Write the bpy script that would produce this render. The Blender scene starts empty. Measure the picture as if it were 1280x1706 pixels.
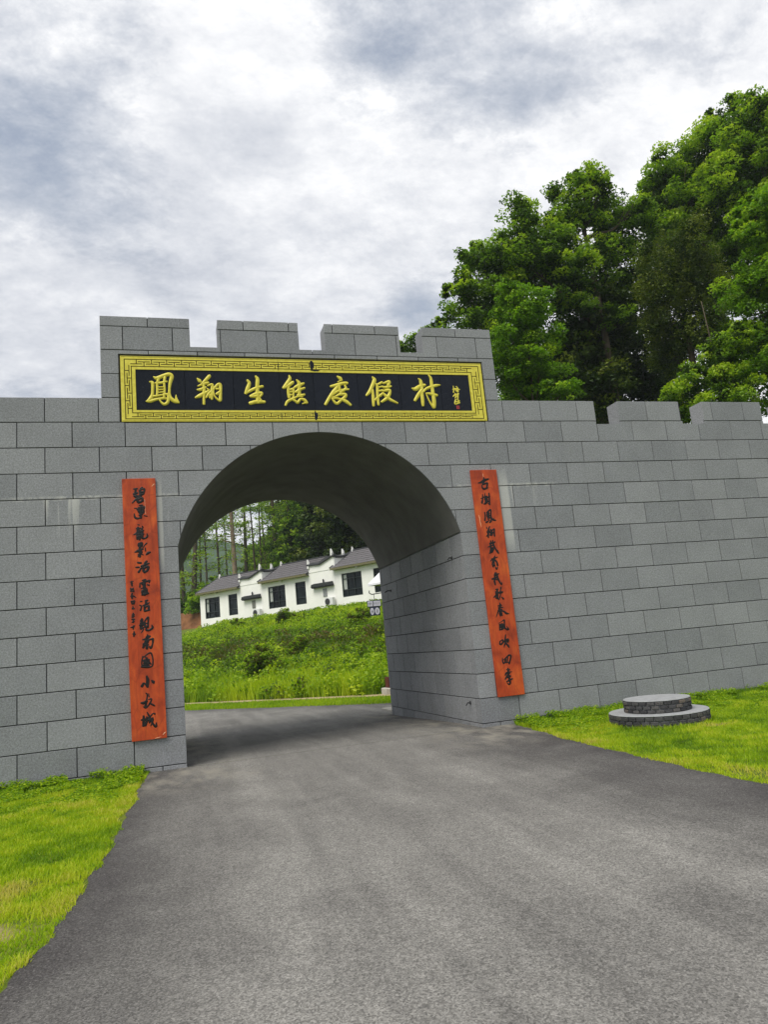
import bpy, bmesh, math, random
import numpy as np
from mathutils import Vector, Matrix, noise
random.seed(7)
RNG = np.random.default_rng(7)
scene = bpy.context.scene
COL = scene.collection

# ------------------------------------------------------------------ camera
cam_d = bpy.data.cameras.new('camera')
cam = bpy.data.objects.new('camera', cam_d)
COL.objects.link(cam)
right = Vector((0.95796066, -0.27175812, -0.09197226))
fwd = Vector((0.2843786, 0.94183371, 0.17910352))
down = Vector((-0.03794974, 0.19772907, -0.97952184))
cam.matrix_world = Matrix(((right.x, -down.x, -fwd.x, 0.61992),
                           (right.y, -down.y, -fwd.y, -11.43184),
                           (right.z, -down.z, -fwd.z, 1.83668),
                           (0, 0, 0, 1)))
cam_d.sensor_fit = 'VERTICAL'
cam_d.sensor_height = 24.0
cam_d.lens = 1203.3 / 1706.0 * 24.0
cam_d.clip_start = 0.05
cam_d.clip_end = 3000
scene.camera = cam

# ------------------------------------------------------------------ world
SUN_EL, SUN_AZ = math.radians(57), math.radians(-128)     # azimuth measured from +y towards +x
world = bpy.data.worlds.new('World')
scene.world = world
world.use_nodes = True
wn, wl = world.node_tree.nodes, world.node_tree.links
wn.clear()
def W(t, **k):
    n = wn.new(t)
    for a, b in k.items():
        setattr(n, a, b)
    return n
def wmath(op, a, b=None, c=None):
    n = W('ShaderNodeMath', operation=op)
    for i, v in enumerate((a, b, c)):
        if v is None: continue
        if isinstance(v, (int, float)): n.inputs[i].default_value = v
        else: wl.new(v, n.inputs[i])
    return n.outputs[0]
sky = W('ShaderNodeTexSky')
sky.sky_type = 'NISHITA'
sky.sun_disc = False
sky.sun_elevation = SUN_EL
sky.sun_rotation = SUN_AZ
sky.air_density = 1.4
sky.dust_density = 1.5
tc = W('ShaderNodeTexCoord')
sep = W('ShaderNodeSeparateXYZ')
wl.new(tc.outputs['Generated'], sep.inputs[0])
zc = wmath('MAXIMUM', sep.outputs['Z'], 0.0)
zd = wmath('ADD', zc, 0.28)
cx_ = wmath('DIVIDE', sep.outputs['X'], zd)
cy_ = wmath('DIVIDE', sep.outputs['Y'], zd)
comb = W('ShaderNodeCombineXYZ')
wl.new(cx_, comb.inputs[0]); wl.new(cy_, comb.inputs[1])
def cloud_noise(scale, detail, rough, dist, off, stretch=(1, 1, 1), rot=0.0):
    m = W('ShaderNodeMapping')
    m.inputs['Location'].default_value = off
    m.inputs['Rotation'].default_value = (0, 0, rot)
    m.inputs['Scale'].default_value = stretch
    wl.new(comb.outputs[0], m.inputs[0])
    n = W('ShaderNodeTexNoise')
    n.inputs['Scale'].default_value = scale
    n.inputs['Detail'].default_value = detail
    n.inputs['Roughness'].default_value = rough
    n.inputs['Distortion'].default_value = dist
    wl.new(m.outputs[0], n.inputs['Vector'])
    return n.outputs['Fac']
nA = cloud_noise(1.3, 12, 0.60, 0.12, (3.1, 1.7, 0.4), (1, 1.2, 1), 0.5)
nB = cloud_noise(3.6, 13, 0.68, 0.1, (0.3, 5.2, 2.0), (1, 1.35, 1), 0.6)
nD = cloud_noise(10.0, 12, 0.72, 0.15, (1.3, 4.2, 3.0), (1, 1.5, 1), 0.6)
nC = cloud_noise(0.75, 4, 0.5, 0.2, (7.7, 2.2, 1.0))
# openings in the cloud deck: soft lobes round directions where blue shows between the clouds
def lobe(d, k, amp):
    v = Vector(d).normalized()
    dp = W('ShaderNodeVectorMath', operation='DOT_PRODUCT')
    wl.new(tc.outputs['Generated'], dp.inputs[0]); dp.inputs[1].default_value = v
    e = wmath('SUBTRACT', dp.outputs['Value'], 1.0)
    e = wmath('MULTIPLY', e, k)
    e = wmath('EXPONENT', e)
    return wmath('MULTIPLY', e, amp)
GAPS = [((-0.14, 0.784, 0.604), 110, 0.09), ((-0.145, 0.752, 0.643), 90, 0.07), ((-0.075, 0.816, 0.573), 120, 0.06), ((0.258, 0.678, 0.689), 350, 0.07), ((0.225, 0.71, 0.668), 300, 0.05), ((0.376, 0.693, 0.615), 260, 0.06), ((0.436, 0.652, 0.621), 320, 0.06), ((0.474, 0.596, 0.648), 400, 0.03), ((0.322, 0.842, 0.433), 600, 0.09), ((-0.006, 0.71, 0.704), 300, 0.05), ((0.061, 0.863, 0.502), 60, -0.05), ((0.217, 0.8, 0.559), 40, -0.05), ((0.566, 0.625, 0.537), 50, -0.05), ((-0.087, 0.907, 0.411), 60, -0.05)]
cov = wmath('ADD', wmath('ADD', wmath('MULTIPLY', nA, 0.55), wmath('MULTIPLY', nB, 0.33)), wmath('MULTIPLY', nD, 0.12))
for d, k, a in GAPS:
    cov = wmath('SUBTRACT', cov, lobe(d, k, a))
ramp = W('ShaderNodeValToRGB')
wl.new(cov, ramp.inputs[0])
cr = ramp.color_ramp
cr.elements[0].position = 0.33; cr.elements[0].color = (0.0, 0.0, 0.0, 1)
cr.elements[1].position = 0.49; cr.elements[1].color = (1, 1, 1, 1)
# cloud brightness: grey bellies to white tops
shade = wmath('ADD', wmath('ADD', wmath('MULTIPLY', nB, 0.50), wmath('MULTIPLY', nC, 0.32)), wmath('MULTIPLY', nD, 0.18))
ramp2 = W('ShaderNodeValToRGB')
wl.new(shade, ramp2.inputs[0])
c2 = ramp2.color_ramp
c2.elements[0].position = 0.39; c2.elements[0].color = (3.9, 4.15, 4.7, 1)
c2.elements[1].position = 0.60; c2.elements[1].color = (7.9, 7.9, 7.95, 1)
e = c2.elements.new(0.49); e.color = (5.6, 5.75, 6.1, 1)
skyg = W('ShaderNodeMixRGB', blend_type='MIX')
skyg.inputs[0].default_value = 0.72                       # thin high veil over the blue
wl.new(sky.outputs[0], skyg.inputs[1])
skyg.inputs[2].default_value = (3.0, 3.3, 3.9, 1)
mixc = W('ShaderNodeMixRGB', blend_type='MIX')
wl.new(ramp.outputs[0], mixc.inputs[0])
wl.new(skyg.outputs[0], mixc.inputs[1])
wl.new(ramp2.outputs[0], mixc.inputs[2])
bg = W('ShaderNodeBackground')
bg.inputs['Strength'].default_value = 0.1
wl.new(mixc.outputs[0], bg.inputs[0])
wo = W('ShaderNodeOutputWorld')
wl.new(bg.outputs[0], wo.inputs[0])

# ------------------------------------------------------------------ sun, exposure
sun_d = bpy.data.lights.new('sun', 'SUN')
sun_d.energy = 2.3
sun_d.angle = math.radians(35)
sun_d.color = (1.0, 0.95, 0.86)
sun = bpy.data.objects.new('sun', sun_d)
COL.objects.link(sun)
sd = Vector((math.cos(SUN_EL) * math.sin(SUN_AZ), math.cos(SUN_EL) * math.cos(SUN_AZ), math.sin(SUN_EL)))
sun.rotation_euler = sd.to_track_quat('Z', 'Y').to_euler()
scene.view_settings.view_transform = 'Standard'
scene.view_settings.look = 'None'
scene.view_settings.exposure = 0.5
scene.view_settings.gamma = 1.0
scene.view_settings.use_curve_mapping = False
scene.render.engine = 'CYCLES'
scene.cycles.max_bounces = 8
scene.cycles.transparent_max_bounces = 8
scene.render.film_transparent = False

# ------------------------------------------------------------------ helpers
def tag(o, label=None, cat=None, group=None, kind=None):
    if label: o['label'] = label
    if cat: o['category'] = cat
    if group: o['group'] = group
    if kind: o['kind'] = kind
    return o
def empty(name, loc=(0, 0, 0), rz=0):
    o = bpy.data.objects.new(name, None)
    o.empty_display_size = 0.2
    COL.objects.link(o)
    o.location = loc
    o.rotation_euler = (0, 0, rz)
    return o
def link(name, me, mat=None, parent=None, loc=None):
    o = bpy.data.objects.new(name, me)
    COL.objects.link(o)
    if mat is not None and not me.materials: me.materials.append(mat)
    if parent is not None: o.parent = parent
    if loc is not None: o.location = loc
    return o
def mesh_np(name, v, f, mat=None, tint=None, smooth=False, uv=None):
    """v (N,3), f (M,k) numpy arrays -> mesh, tint per face"""
    me = bpy.data.meshes.new(name)
    v = np.asarray(v, dtype=np.float32); f = np.asarray(f, dtype=np.int32)
    me.vertices.add(len(v)); me.vertices.foreach_set('co', v.ravel())
    k = f.shape[1]
    me.loops.add(f.size); me.loops.foreach_set('vertex_index', f.ravel())
    me.polygons.add(len(f))
    me.polygons.foreach_set('loop_start', np.arange(0, f.size, k, dtype=np.int32))
    if smooth: me.polygons.foreach_set('use_smooth', np.ones(len(f), dtype=bool))
    me.update(calc_edges=True)
    if tint is not None:
        a = me.attributes.new('tint', 'FLOAT', 'FACE')
        a.data.foreach_set('value', np.asarray(tint, dtype=np.float32))
    if mat: me.materials.append(mat)
    return me
class MB:
    def __init__(s): s.bm = bmesh.new()
    def box(s, x0, x1, y0, y1, z0, z1, bev=0.0):
        r = bmesh.ops.create_cube(s.bm, size=1.0)
        vs = r['verts']
        for v in vs:
            v.co = Vector((x0 + (v.co.x + .5) * (x1 - x0), y0 + (v.co.y + .5) * (y1 - y0), z0 + (v.co.z + .5) * (z1 - z0)))
        if bev:
            es = list({e for v in vs for e in v.link_edges})
            bmesh.ops.bevel(s.bm, geom=es, offset=bev, segments=1, affect='EDGES', profile=0.5)
        return s
    def prism(s, pts, y0, y1, bev=0.0):
        """polygon pts [(x,z)] extruded from y0 (front) to y1"""
        a = [s.bm.verts.new((x, y0, z)) for x, z in pts]
        b = [s.bm.verts.new((x, y1, z)) for x, z in pts]
        n = len(pts)
        fs = [s.bm.faces.new(a), s.bm.faces.new(b[::-1])]
        for i in range(n):
            fs.append(s.bm.faces.new((a[(i + 1) % n], a[i], b[i], b[(i + 1) % n])))
        bmesh.ops.recalc_face_normals(s.bm, faces=fs)
        return s
    def tube(s, pts, rad, n=8, cap=True):
        rings = []
        P = [Vector(p) for p in pts]
        if not hasattr(rad, '__len__'): rad = [rad] * len(P)
        for i, p in enumerate(P):
            d = (P[min(i + 1, len(P) - 1)] - P[max(i - 1, 0)]).normalized()
            up = Vector((0, 0, 1)) if abs(d.z) < .95 else Vector((1, 0, 0))
            a = d.cross(up).normalized(); b = d.cross(a).normalized()
            rings.append([s.bm.verts.new(p + (a * math.cos(2 * math.pi * k / n) + b * math.sin(2 * math.pi * k / n)) * rad[i]) for k in range(n)])
        for r0, r1 in zip(rings, rings[1:]):
            for k in range(n):
                s.bm.faces.new((r0[k], r0[(k + 1) % n], r1[(k + 1) % n], r1[k]))
        if cap:
            s.bm.faces.new(rings[0][::-1]); s.bm.faces.new(rings[-1])
        return s
    def lathe(s, prof, c=(0, 0, 0), n=24):
        c = Vector(c); rings = []
        for r, z in prof:
            if r < 1e-4: rings.append([s.bm.verts.new(c + Vector((0, 0, z)))])
            else: rings.append([s.bm.verts.new(c + Vector((r * math.cos(2 * math.pi * k / n), r * math.sin(2 * math.pi * k / n), z))) for k in range(n)])
        for a, b in zip(rings, rings[1:]):
            for k in range(n):
                k2 = (k + 1) % n
                if len(a) == 1 and len(b) == 1: continue
                if len(a) == 1: s.bm.faces.new((a[0], b[k], b[k2]))
                elif len(b) == 1: s.bm.faces.new((a[k], a[k2], b[0]))
                else: s.bm.faces.new((a[k], a[k2], b[k2], b[k]))
        return s
    def quad(s, *p):
        s.bm.faces.new([s.bm.verts.new(q) for q in p]); return s
    def mesh(s, name, mat=None, smooth=False, xf=None):
        if xf is not None: s.bm.transform(xf)
        bmesh.ops.recalc_face_normals(s.bm, faces=s.bm.faces)
        me = bpy.data.meshes.new(name)
        s.bm.to_mesh(me); s.bm.free()
        if smooth:
            for p in me.polygons: p.use_smooth = True
        if mat: me.materials.append(mat)
        return me
    def build(s, name, mat=None, parent=None, loc=None, smooth=False, xf=None):
        return link(name, s.mesh(name, mat, smooth, xf), None, parent, loc)

# ------------------------------------------------------------------ materials
class Mat:
    def __init__(s, name, rough=0.8, spec=0.3):
        s.m = bpy.data.materials.new(name); s.m.use_nodes = True
        s.n, s.l = s.m.node_tree.nodes, s.m.node_tree.links
        s.b = s.n['Principled BSDF']
        s.b.inputs['Roughness'].default_value = rough
        s.b.inputs['Specular IOR Level'].default_value = spec
    def set(s, inp, v):
        if hasattr(v, 'links'): s.l.new(v, inp)
        else: inp.default_value = v
    def pos(s):
        return s.n.new('ShaderNodeNewGeometry').outputs['Position']
    def obj(s):
        return s.n.new('ShaderNodeTexCoord').outputs['Object']
    def rand(s):
        return s.n.new('ShaderNodeObjectInfo').outputs['Random']
    def attr(s, name):
        a = s.n.new('ShaderNodeAttribute'); a.attribute_name = name; return a.outputs['Fac']
    def map(s, vec, scale=(1, 1, 1), loc=(0, 0, 0), rot=(0, 0, 0)):
        m = s.n.new('ShaderNodeMapping'); s.l.new(vec, m.inputs[0])
        m.inputs['Scale'].default_value = scale; m.inputs['Location'].default_value = loc; m.inputs['Rotation'].default_value = rot
        return m.outputs[0]
    def noise(s, vec, scale, detail=4, rough=.55, dist=0):
        n = s.n.new('ShaderNodeTexNoise'); s.l.new(vec, n.inputs['Vector'])
        n.inputs['Scale'].default_value = scale; n.inputs['Detail'].default_value = detail
        n.inputs['Roughness'].default_value = rough; n.inputs['Distortion'].default_value = dist
        return n.outputs['Fac']
    def vor(s, vec, scale, feat='F1'):
        n = s.n.new('ShaderNodeTexVoronoi'); n.feature = feat; s.l.new(vec, n.inputs['Vector'])
        n.inputs['Scale'].default_value = scale
        return n
    def math(s, op, a, b=None, c=None, clamp=False):
        n = s.n.new('ShaderNodeMath'); n.operation = op; n.use_clamp = clamp
        for i, v in enumerate((a, b, c)):
            if v is None: continue
            s.set(n.inputs[i], v)
        return n.outputs[0]
    def ramp(s, fac, stops, interp='LINEAR'):
        r = s.n.new('ShaderNodeValToRGB'); s.l.new(fac, r.inputs[0])
        r.color_ramp.interpolation = interp
        while len(r.color_ramp.elements) < len(stops): r.color_ramp.elements.new(.5)
        for e, (p, c) in zip(r.color_ramp.elements, stops):
            e.position = p
            if not hasattr(c, '__len__'): c = (c, c, c)
            e.color = (*c, 1)
        return r.outputs[0]
    def mix(s, f, a, b, mode='MIX'):
        n = s.n.new('ShaderNodeMixRGB'); n.blend_type = mode
        s.set(n.inputs[0], f)
        for i, v in ((1, a), (2, b)):
            if hasattr(v, 'links'): s.l.new(v, n.inputs[i])
            else: n.inputs[i].default_value = (*v, 1) if hasattr(v, '__len__') else (v, v, v, 1)
        return n.outputs[0]
    def sep(s, vec):
        n = s.n.new('ShaderNodeSeparateXYZ'); s.l.new(vec, n.inputs[0]); return n.outputs
    def band(s, v, a, b, soft):
        """1 between a and b, with soft borders"""
        x = s.math('DIVIDE', s.math('SUBTRACT', v, a - soft), soft, clamp=True)
        y = s.math('DIVIDE', s.math('SUBTRACT', b + soft, v), soft, clamp=True)
        return s.math('MULTIPLY', x, y)
    def color(s, c):
        s.set(s.b.inputs['Base Color'], c if hasattr(c, 'links') else (*c, 1)); return s
    def bump(s, h, strength=.3, dist=.01):
        b = s.n.new('ShaderNodeBump'); b.inputs['Strength'].default_value = strength; b.inputs['Distance'].default_value = dist
        s.l.new(h, b.inputs['Height']); s.l.new(b.outputs[0], s.b.inputs['Normal']); return s
def simple(name, c, rough=.7, spec=.3, var=.12, scale=6, grain=0):
    m = Mat(name, rough, spec)
    o = m.obj(); n = m.noise(o, scale, 5)
    k = m.ramp(n, [(.3, 1 - var), (.7, 1 + var)])
    m.color(m.mix(1, c, k, 'MULTIPLY'))
    m.bump(m.noise(o, scale * 8, 3), .15, .004)
    return m.m

def granite(name, base, var=.10, streaks=True, smoothv=False):
    m = Mat(name, .78, .25)
    p = m.pos(); sx, sy, sz = m.sep(p)
    fine = m.noise(p, 42, 4, .78)
    speck = m.vor(p, 75).outputs['Distance']
    big = m.noise(p, 1.3, 5, .6)
    k = m.math('MULTIPLY', m.ramp(fine, [(.32, .66), (.68, 1.34)]), m.ramp(speck, [(.1, .78), (.6, 1.10)]))
    k = m.math('MULTIPLY', k, m.ramp(big, [(.3, .90), (.7, 1.09)]))
    r = m.rand()
    k = m.math('MULTIPLY', k, m.math('ADD', m.math('MULTIPLY', r, 2 * var), 1 - var))
    kc = m.n.new('ShaderNodeCombineColor')
    for i in range(3): m.l.new(k, kc.inputs[i])
    c = m.mix(1, base, kc.outputs[0], 'MULTIPLY')
    # cool/warm shift from stone to stone
    c = m.mix(m.math('MULTIPLY', m.rand(), .12), c, (base[0] * 1.15, base[1] * 1.05, base[2] * .92))
    if streaks:
        # white lime that has run out of the joint at 4.4 m
        zz = m.math('SUBTRACT', 4.415, sz)
        below = m.math('MULTIPLY', m.math('DIVIDE', zz, .02, clamp=True), m.ramp(m.math('DIVIDE', zz, m.math('ADD', m.math('MULTIPLY', m.noise(m.map(p, (3, 1, .01)), 1.0, 2), 1.1), .04)), [(0, 1.0), (.5, .5), (1, 0)]))
        run = m.ramp(m.noise(m.map(p, (1, 1, .05)), 7.5, 3, .6), [(.53, 0), (.63, 1)])
        xm = m.math('MAXIMUM', m.band(sx, -1.2, -.75, .25), m.band(sx, 6.25, 6.85, .25))
        xm = m.math('MAXIMUM', xm, m.band(sx, .42, .62, .12))
        st = m.math('MULTIPLY', m.math('MULTIPLY', below, run), xm)
        st2 = m.band(sx, 6.26, 6.40, .03)
        st2 = m.math('MULTIPLY', m.math('MAXIMUM', st2, m.band(sx, .455, .50, .02)), m.band(sz, 3.5, 4.39, .35))
        st = m.math('MAXIMUM', st, m.math('MULTIPLY', st2, .75))
        crust = m.math('MULTIPLY', m.band(sz, 4.395, 4.43, .025), m.ramp(m.noise(p, 9, 4, .7), [(.42, 0), (.6, .9)]))
        xw = m.math('MAXIMUM', m.band(sx, -1.5, .6, .3), m.band(sx, 5.5, 7.2, .3))
        st = m.math('MAXIMUM', st, m.math('MULTIPLY', crust, xw))
        front = m.math('LESS_THAN', sy, .02)
        st = m.math('MULTIPLY', st, front)
        c = m.mix(m.math('MULTIPLY', st, .62), c, (.62, .62, .58))
        # splashed dirt close to the ground
        dirt = m.math('MULTIPLY', m.ramp(sz, [(.0, 1), (.9, 0)]), m.ramp(m.noise(p, 4, 5), [(.4, 0), (.7, .35)]))
        c = m.mix(dirt, c, (.10, .095, .07))
    m.color(c)
    m.bump(fine, .25, .004)
    return m.m

M = {}
M['stone'] = granite('grey_granite', (.232, .242, .256), .11)
M['stone_plain'] = granite('grey_granite_plain', (.232, .240, .252), streaks=False)
M['mortar'] = simple('dark_joint', (.045, .045, .045), .95, .1)
M['vault'] = simple('vault_render', (.145, .145, .135), .9, .15, .16, 2)
M['gap_shade'] = simple('gap_shade_black', (.012, .012, .012), .9, .1)  # painted shade for the gap round the name board
M['white_wall'] = simple('cream_render', (.87, .87, .83), .85, .2, .05, 1.2)
M['frame_dark'] = simple('dark_window_frame', (.02, .03, .028), .4, .4)
M['tile'] = simple('grey_roof_tile', (.165, .158, .165), .85, .2, .2, 5)
M['tile_dark'] = simple('dark_ridge_tile', (.045, .048, .05), .8, .2, .2, 5)
M['eave'] = simple('eave_board', (.16, .15, .08), .8, .2)
M['white_trim'] = simple('white_finial', (.72, .72, .70), .7, .2)
M['metal_white'] = simple('white_metal', (.70, .71, .70), .45, .4, .04)
M['metal_dark'] = simple('dark_metal', (.03, .03, .032), .5, .5)
M['concrete'] = simple('pale_concrete', (.42, .40, .35), .9, .2, .15, 9)
M['gold'] = None

def mk_gold():
    m = Mat('yellow_paint', .45, .4)
    p = m.pos()
    n = m.noise(p, 14, 5)
    c = m.mix(m.ramp(n, [(.35, 0), (.65, 1)]), (.62, .53, .045), (.74, .66, .085))
    d = m.ramp(m.noise(p, 60, 3), [(.60, 0), (.72, .5)])
    c = m.mix(d, c, (.35, .30, .05))
    m.color(c); m.bump(n, .1, .003)
    return m.m
M['gold'] = mk_gold()
def mk_black():
    m = Mat('polished_black_granite', .22, .14)
    p = m.pos()
    n = m.noise(p, 120, 2, .7)
    c = m.ramp(n, [(.4, (.006, .008, .013)), (.75, (.022, .026, .036))])
    r = m.rand()
    c = m.mix(m.math('MULTIPLY', r, .5), c, (.014, .017, .026))
    m.color(c)
    m.set(m.b.inputs['Roughness'], m.ramp(m.noise(p, 3, 4), [(.3, .16), (.7, .34)]))
    return m.m
M['black_granite'] = mk_black()
def mk_red():
    m = Mat('red_brown_board_paint', .55, .35)
    p = m.pos()
    g = m.noise(m.map(p, (1, 1, .12)), 26, 5, .6)
    b = m.noise(m.map(p, (1, 1, .6)), 4.2, 5, .6, .6)
    c = m.ramp(b, [(.3, (.27, .032, .008)), (.5, (.46, .062, .012)), (.72, (.60, .115, .018))])
    c = m.mix(1, c, m.ramp(g, [(.3, .80), (.7, 1.14)]), 'MULTIPLY')
    cr_ = m.vor(m.map(p, (1.2, 1, .5), rot=(0, .4, 0)), 3.2, 'DISTANCE_TO_EDGE').outputs['Distance']
    c = m.mix(m.ramp(cr_, [(.0, .35), (.025, 0)]), c, (.20, .025, .008))
    m.color(c); m.bump(g, .2, .004)
    return m.m
M['red'] = mk_red()
M['ink'] = simple('black_ink', (.010, .008, .008), .5, .3)

def mk_glass():
    m = Mat('dark_window_glass', .2, .18)
    p = m.pos()
    m.color(m.ramp(m.noise(p, 1.1, 3), [(.35, (.004, .007, .008)), (.7, (.016, .024, .026))]))
    return m.m
M['glass'] = mk_glass()
M['curtain'] = simple('pale_curtain', (.42, .45, .42), .8, .1)

def mk_asphalt():
    m = Mat('asphalt', .92, .2)
    p = m.pos(); sx, sy, sz = m.sep(p)
    ed = m.attr('edge')
    fine = m.noise(p, 150, 2, .8)
    v = m.vor(p, 130).outputs['Color']
    vs = m.sep(v)[0]
    mid = m.noise(p, 22, 4, .6)
    big = m.noise(p, .9, 5, .6, .4)
    tracks = m.noise(m.map(p, (1.5, .17, 1), rot=(0, 0, .12)), 1.5, 6, .6, .35)
    k = m.math('ADD', m.math('MULTIPLY', m.ramp(tracks, [(.36, 0), (.64, 1)]), .34), m.math('MULTIPLY', m.ramp(big, [(.3, 0), (.7, 1)]), .22))
    # worn pale middle, darker fresh tar near both verges
    e = m.math('ADD', ed, m.math('MULTIPLY', m.math('SUBTRACT', big, .5), .9))
    k = m.math('MULTIPLY', m.math('ADD', k, .47), m.ramp(e, [(0, .12), (.35, .45), (1, 1)]))
    c = m.ramp(k, [(.05, (.060, .056, .056)), (.38, (.118, .114, .108)), (1, (.235, .228, .212))])
    c = m.mix(1, c, m.math('MULTIPLY', m.ramp(fine, [(.3, .80), (.7, 1.20)]), m.math('MULTIPLY', m.ramp(m.noise(p, 60, 2, .8), [(.36, .84), (.64, 1.16)]), m.ramp(m.sep(m.vor(p, 110).outputs['Color'])[1], [(0, .62), (1, 1.36)]))), 'MULTIPLY')
    c = m.mix(1, c, m.ramp(mid, [(.3, .9), (.7, 1.1)]), 'MULTIPLY')
    # pale and dark aggregate
    c = m.mix(m.ramp(vs, [(.94, 0), (.99, .28)]), c, (.36, .35, .33))
    c = m.mix(m.ramp(vs, [(.03, .45), (.09, 0)]), c, (.06, .06, .062))
    # dust washed against the feet of the gateway
    yb = m.band(sy, -1.4, 5.6, .9)
    xb = m.math('MAXIMUM', m.band(sx, .3, .95, .9), m.band(sx, 4.9, 5.9, .9))
    du = m.math('MULTIPLY', m.math('MULTIPLY', yb, xb), m.ramp(m.noise(m.map(p, (1, .45, 1), rot=(0, 0, .5)), 3.1, 5, .6), [(.42, 0), (.66, .75)]))
    c = m.mix(du, c, (.27, .255, .215))
    m.color(c); m.bump(m.math('ADD', fine, m.math('MULTIPLY', vs, .5)), .45, .006)
    return m.m
M['asphalt'] = mk_asphalt()

def mk_ground():
    m = Mat('soil_and_turf', .95, .1)
    p = m.pos(); sx, sy, sz = m.sep(p)
    n = m.noise(p, 2.2, 6, .65); f = m.noise(p, 60, 3, .7)
    c = m.ramp(n, [(.3, (.055, .085, .012)), (.55, (.12, .16, .02)), (.75, (.17, .17, .04))])
    bare = m.ramp(m.attr('bare'), [(.35, 0), (.6, 1)])
    c = m.mix(bare, c, (.33, .25, .14))
    c = m.mix(1, c, m.ramp(f, [(.3, .75), (.7, 1.25)]), 'MULTIPLY')
    m.color(c); m.bump(f, .5, .01)
    return m.m
M['ground'] = mk_ground()

def leaf_mat(name, stops, trans=.35, rough=.55):
    m = Mat(name, rough, .25)
    t = m.attr('tint')
    c = m.ramp(t, stops)
    m.color(c)
    tr = m.n.new('ShaderNodeBsdfTranslucent')
    c2 = m.mix(1, c, (1.25, 1.35, .55), 'MULTIPLY')
    m.l.new(c2, tr.inputs[0])
    mx = m.n.new('ShaderNodeMixShader'); mx.inputs[0].default_value = trans
    out = m.n['Material Output']
    m.l.new(m.b.outputs[0], mx.inputs[1]); m.l.new(tr.outputs[0], mx.inputs[2])
    m.l.new(mx.outputs[0], out.inputs[0])
    return m.m
M['leaf'] = leaf_mat('broad_leaves', [(0, (.022, .048, .008)), (.34, (.075, .150, .014)), (.64, (.19, .33, .022)), (1, (.36, .48, .034))], .45)
M['leaf_bright'] = leaf_mat('bright_leaves', [(0, (.045, .095, .010)), (.5, (.16, .32, .02)), (1, (.34, .48, .03))], .48)
M['leaf_dark'] = leaf_mat('dark_leaves', [(0, (.020, .044, .010)), (.5, (.065, .105, .016)), (1, (.16, .20, .025))], .3)
M['grass'] = leaf_mat('grass_blades', [(0, (.045, .10, .008)), (.28, (.14, .27, .010)), (.58, (.34, .48, .014)), (.8, (.50, .56, .03)), (1, (.56, .50, .13))], .45)
M['weed'] = leaf_mat('bank_weeds', [(0, (.15, .12, .04)), (.22, (.10, .11, .022)), (.42, (.06, .13, .012)), (.66, (.22, .36, .012)), (1, (.44, .54, .022))], .45)
M['bark'] = simple('bark', (.085, .070, .050), .95, .1, .3, 4)
M['bark_pale'] = simple('pale_bark', (.26, .20, .14), .95, .1, .25, 3)
M['brick_dark'] = None
def mk_brick():
    m = Mat('dark_grey_brick', .85, .25)
    p = m.pos(); r = m.rand()
    c = m.ramp(r, [(0, (.035, .035, .038)), (.5, (.065, .065, .068)), (.9, (.10, .095, .09)), (1, (.15, .12, .10))])
    n = m.noise(p, 45, 4)
    c = m.mix(1, c, m.ramp(n, [(.3, .7), (.7, 1.3)]), 'MULTIPLY')
    m.color(c); m.bump(n, .5, .008); return m.m
M['brick_dark'] = mk_brick()
M['cement'] = simple('grey_cement', (.30, .31, .32), .9, .15, .15, 12)
M['earth'] = simple('red_brown_earth', (.20, .095, .045), .95, .1, .35, 2)
M['gravel_path'] = simple('tan_path', (.40, .31, .20), .95, .1, .15, 5)
M['hill'] = simple('wooded_hillside', (.05, .085, .04), .95, .05, .5, .03)
M['dark_red'] = simple('dark_red_paint', (.10, .022, .018), .6, .3)
M['seal_red'] = simple('red_seal', (.50, .05, .06), .6, .3)
M['sign_face'] = simple('pale_sign_face', (.62, .62, .70), .5, .3)
M['navy'] = simple('navy_sign_board', (.030, .035, .075), .5, .3)

# ------------------------------------------------------------------ terrain
SX, SY = 0.791, 0.612            # direction in which the bank climbs
def sm(a, b, x):
    t = np.clip((x - a) / (b - a), 0, 1); return t * t * (3 - 2 * t)
def zt(x, y):
    x = np.asarray(x, dtype=float); y = np.asarray(y, dtype=float)
    s = SX * x + SY * y
    z = .335 - .135 * sm(0, 6, y)
    t = np.clip((s - 13.0) / 21.0, 0, 1)
    rise = 4.45 * (t ** .95) * sm(1.3, 3.5, y)
    rise += np.clip(s - 43, 0, 60) * .13 * sm(1.3, 3.5, y)
    dip = -.12 * sm(12.4, 12.9, s) * (1 - sm(12.9, 13.6, s)) * sm(1.3, 3.5, y)
    return z + rise
def vnoise(x, y, sc, seed=0):
    return np.array([noise.noise(Vector((a * sc + seed, b * sc - seed, seed * .37))) for a, b in zip(np.ravel(x), np.ravel(y))]).reshape(np.shape(x))

def road_left(y):   # x of the asphalt's left border in front of the gate
    return np.interp(-np.asarray(y, float), [-1, .16, 2.57, 4.33, 5.64, 6.47, 7.1, 9, 12, 20, 32], [.19, .17, .07, .02, -.09, -.15, -.27, -.6, -1.3, -3.6, -8])
def road_right(y):
    return np.interp(-np.asarray(y, float), [-1, .15, 1.97, 3.17, 4.44, 5.42, 6, 8, 12, 20, 32], [6.0, 5.96, 5.70, 5.61, 5.54, 5.47, 5.5, 5.7, 6.6, 9.5, 15])

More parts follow.
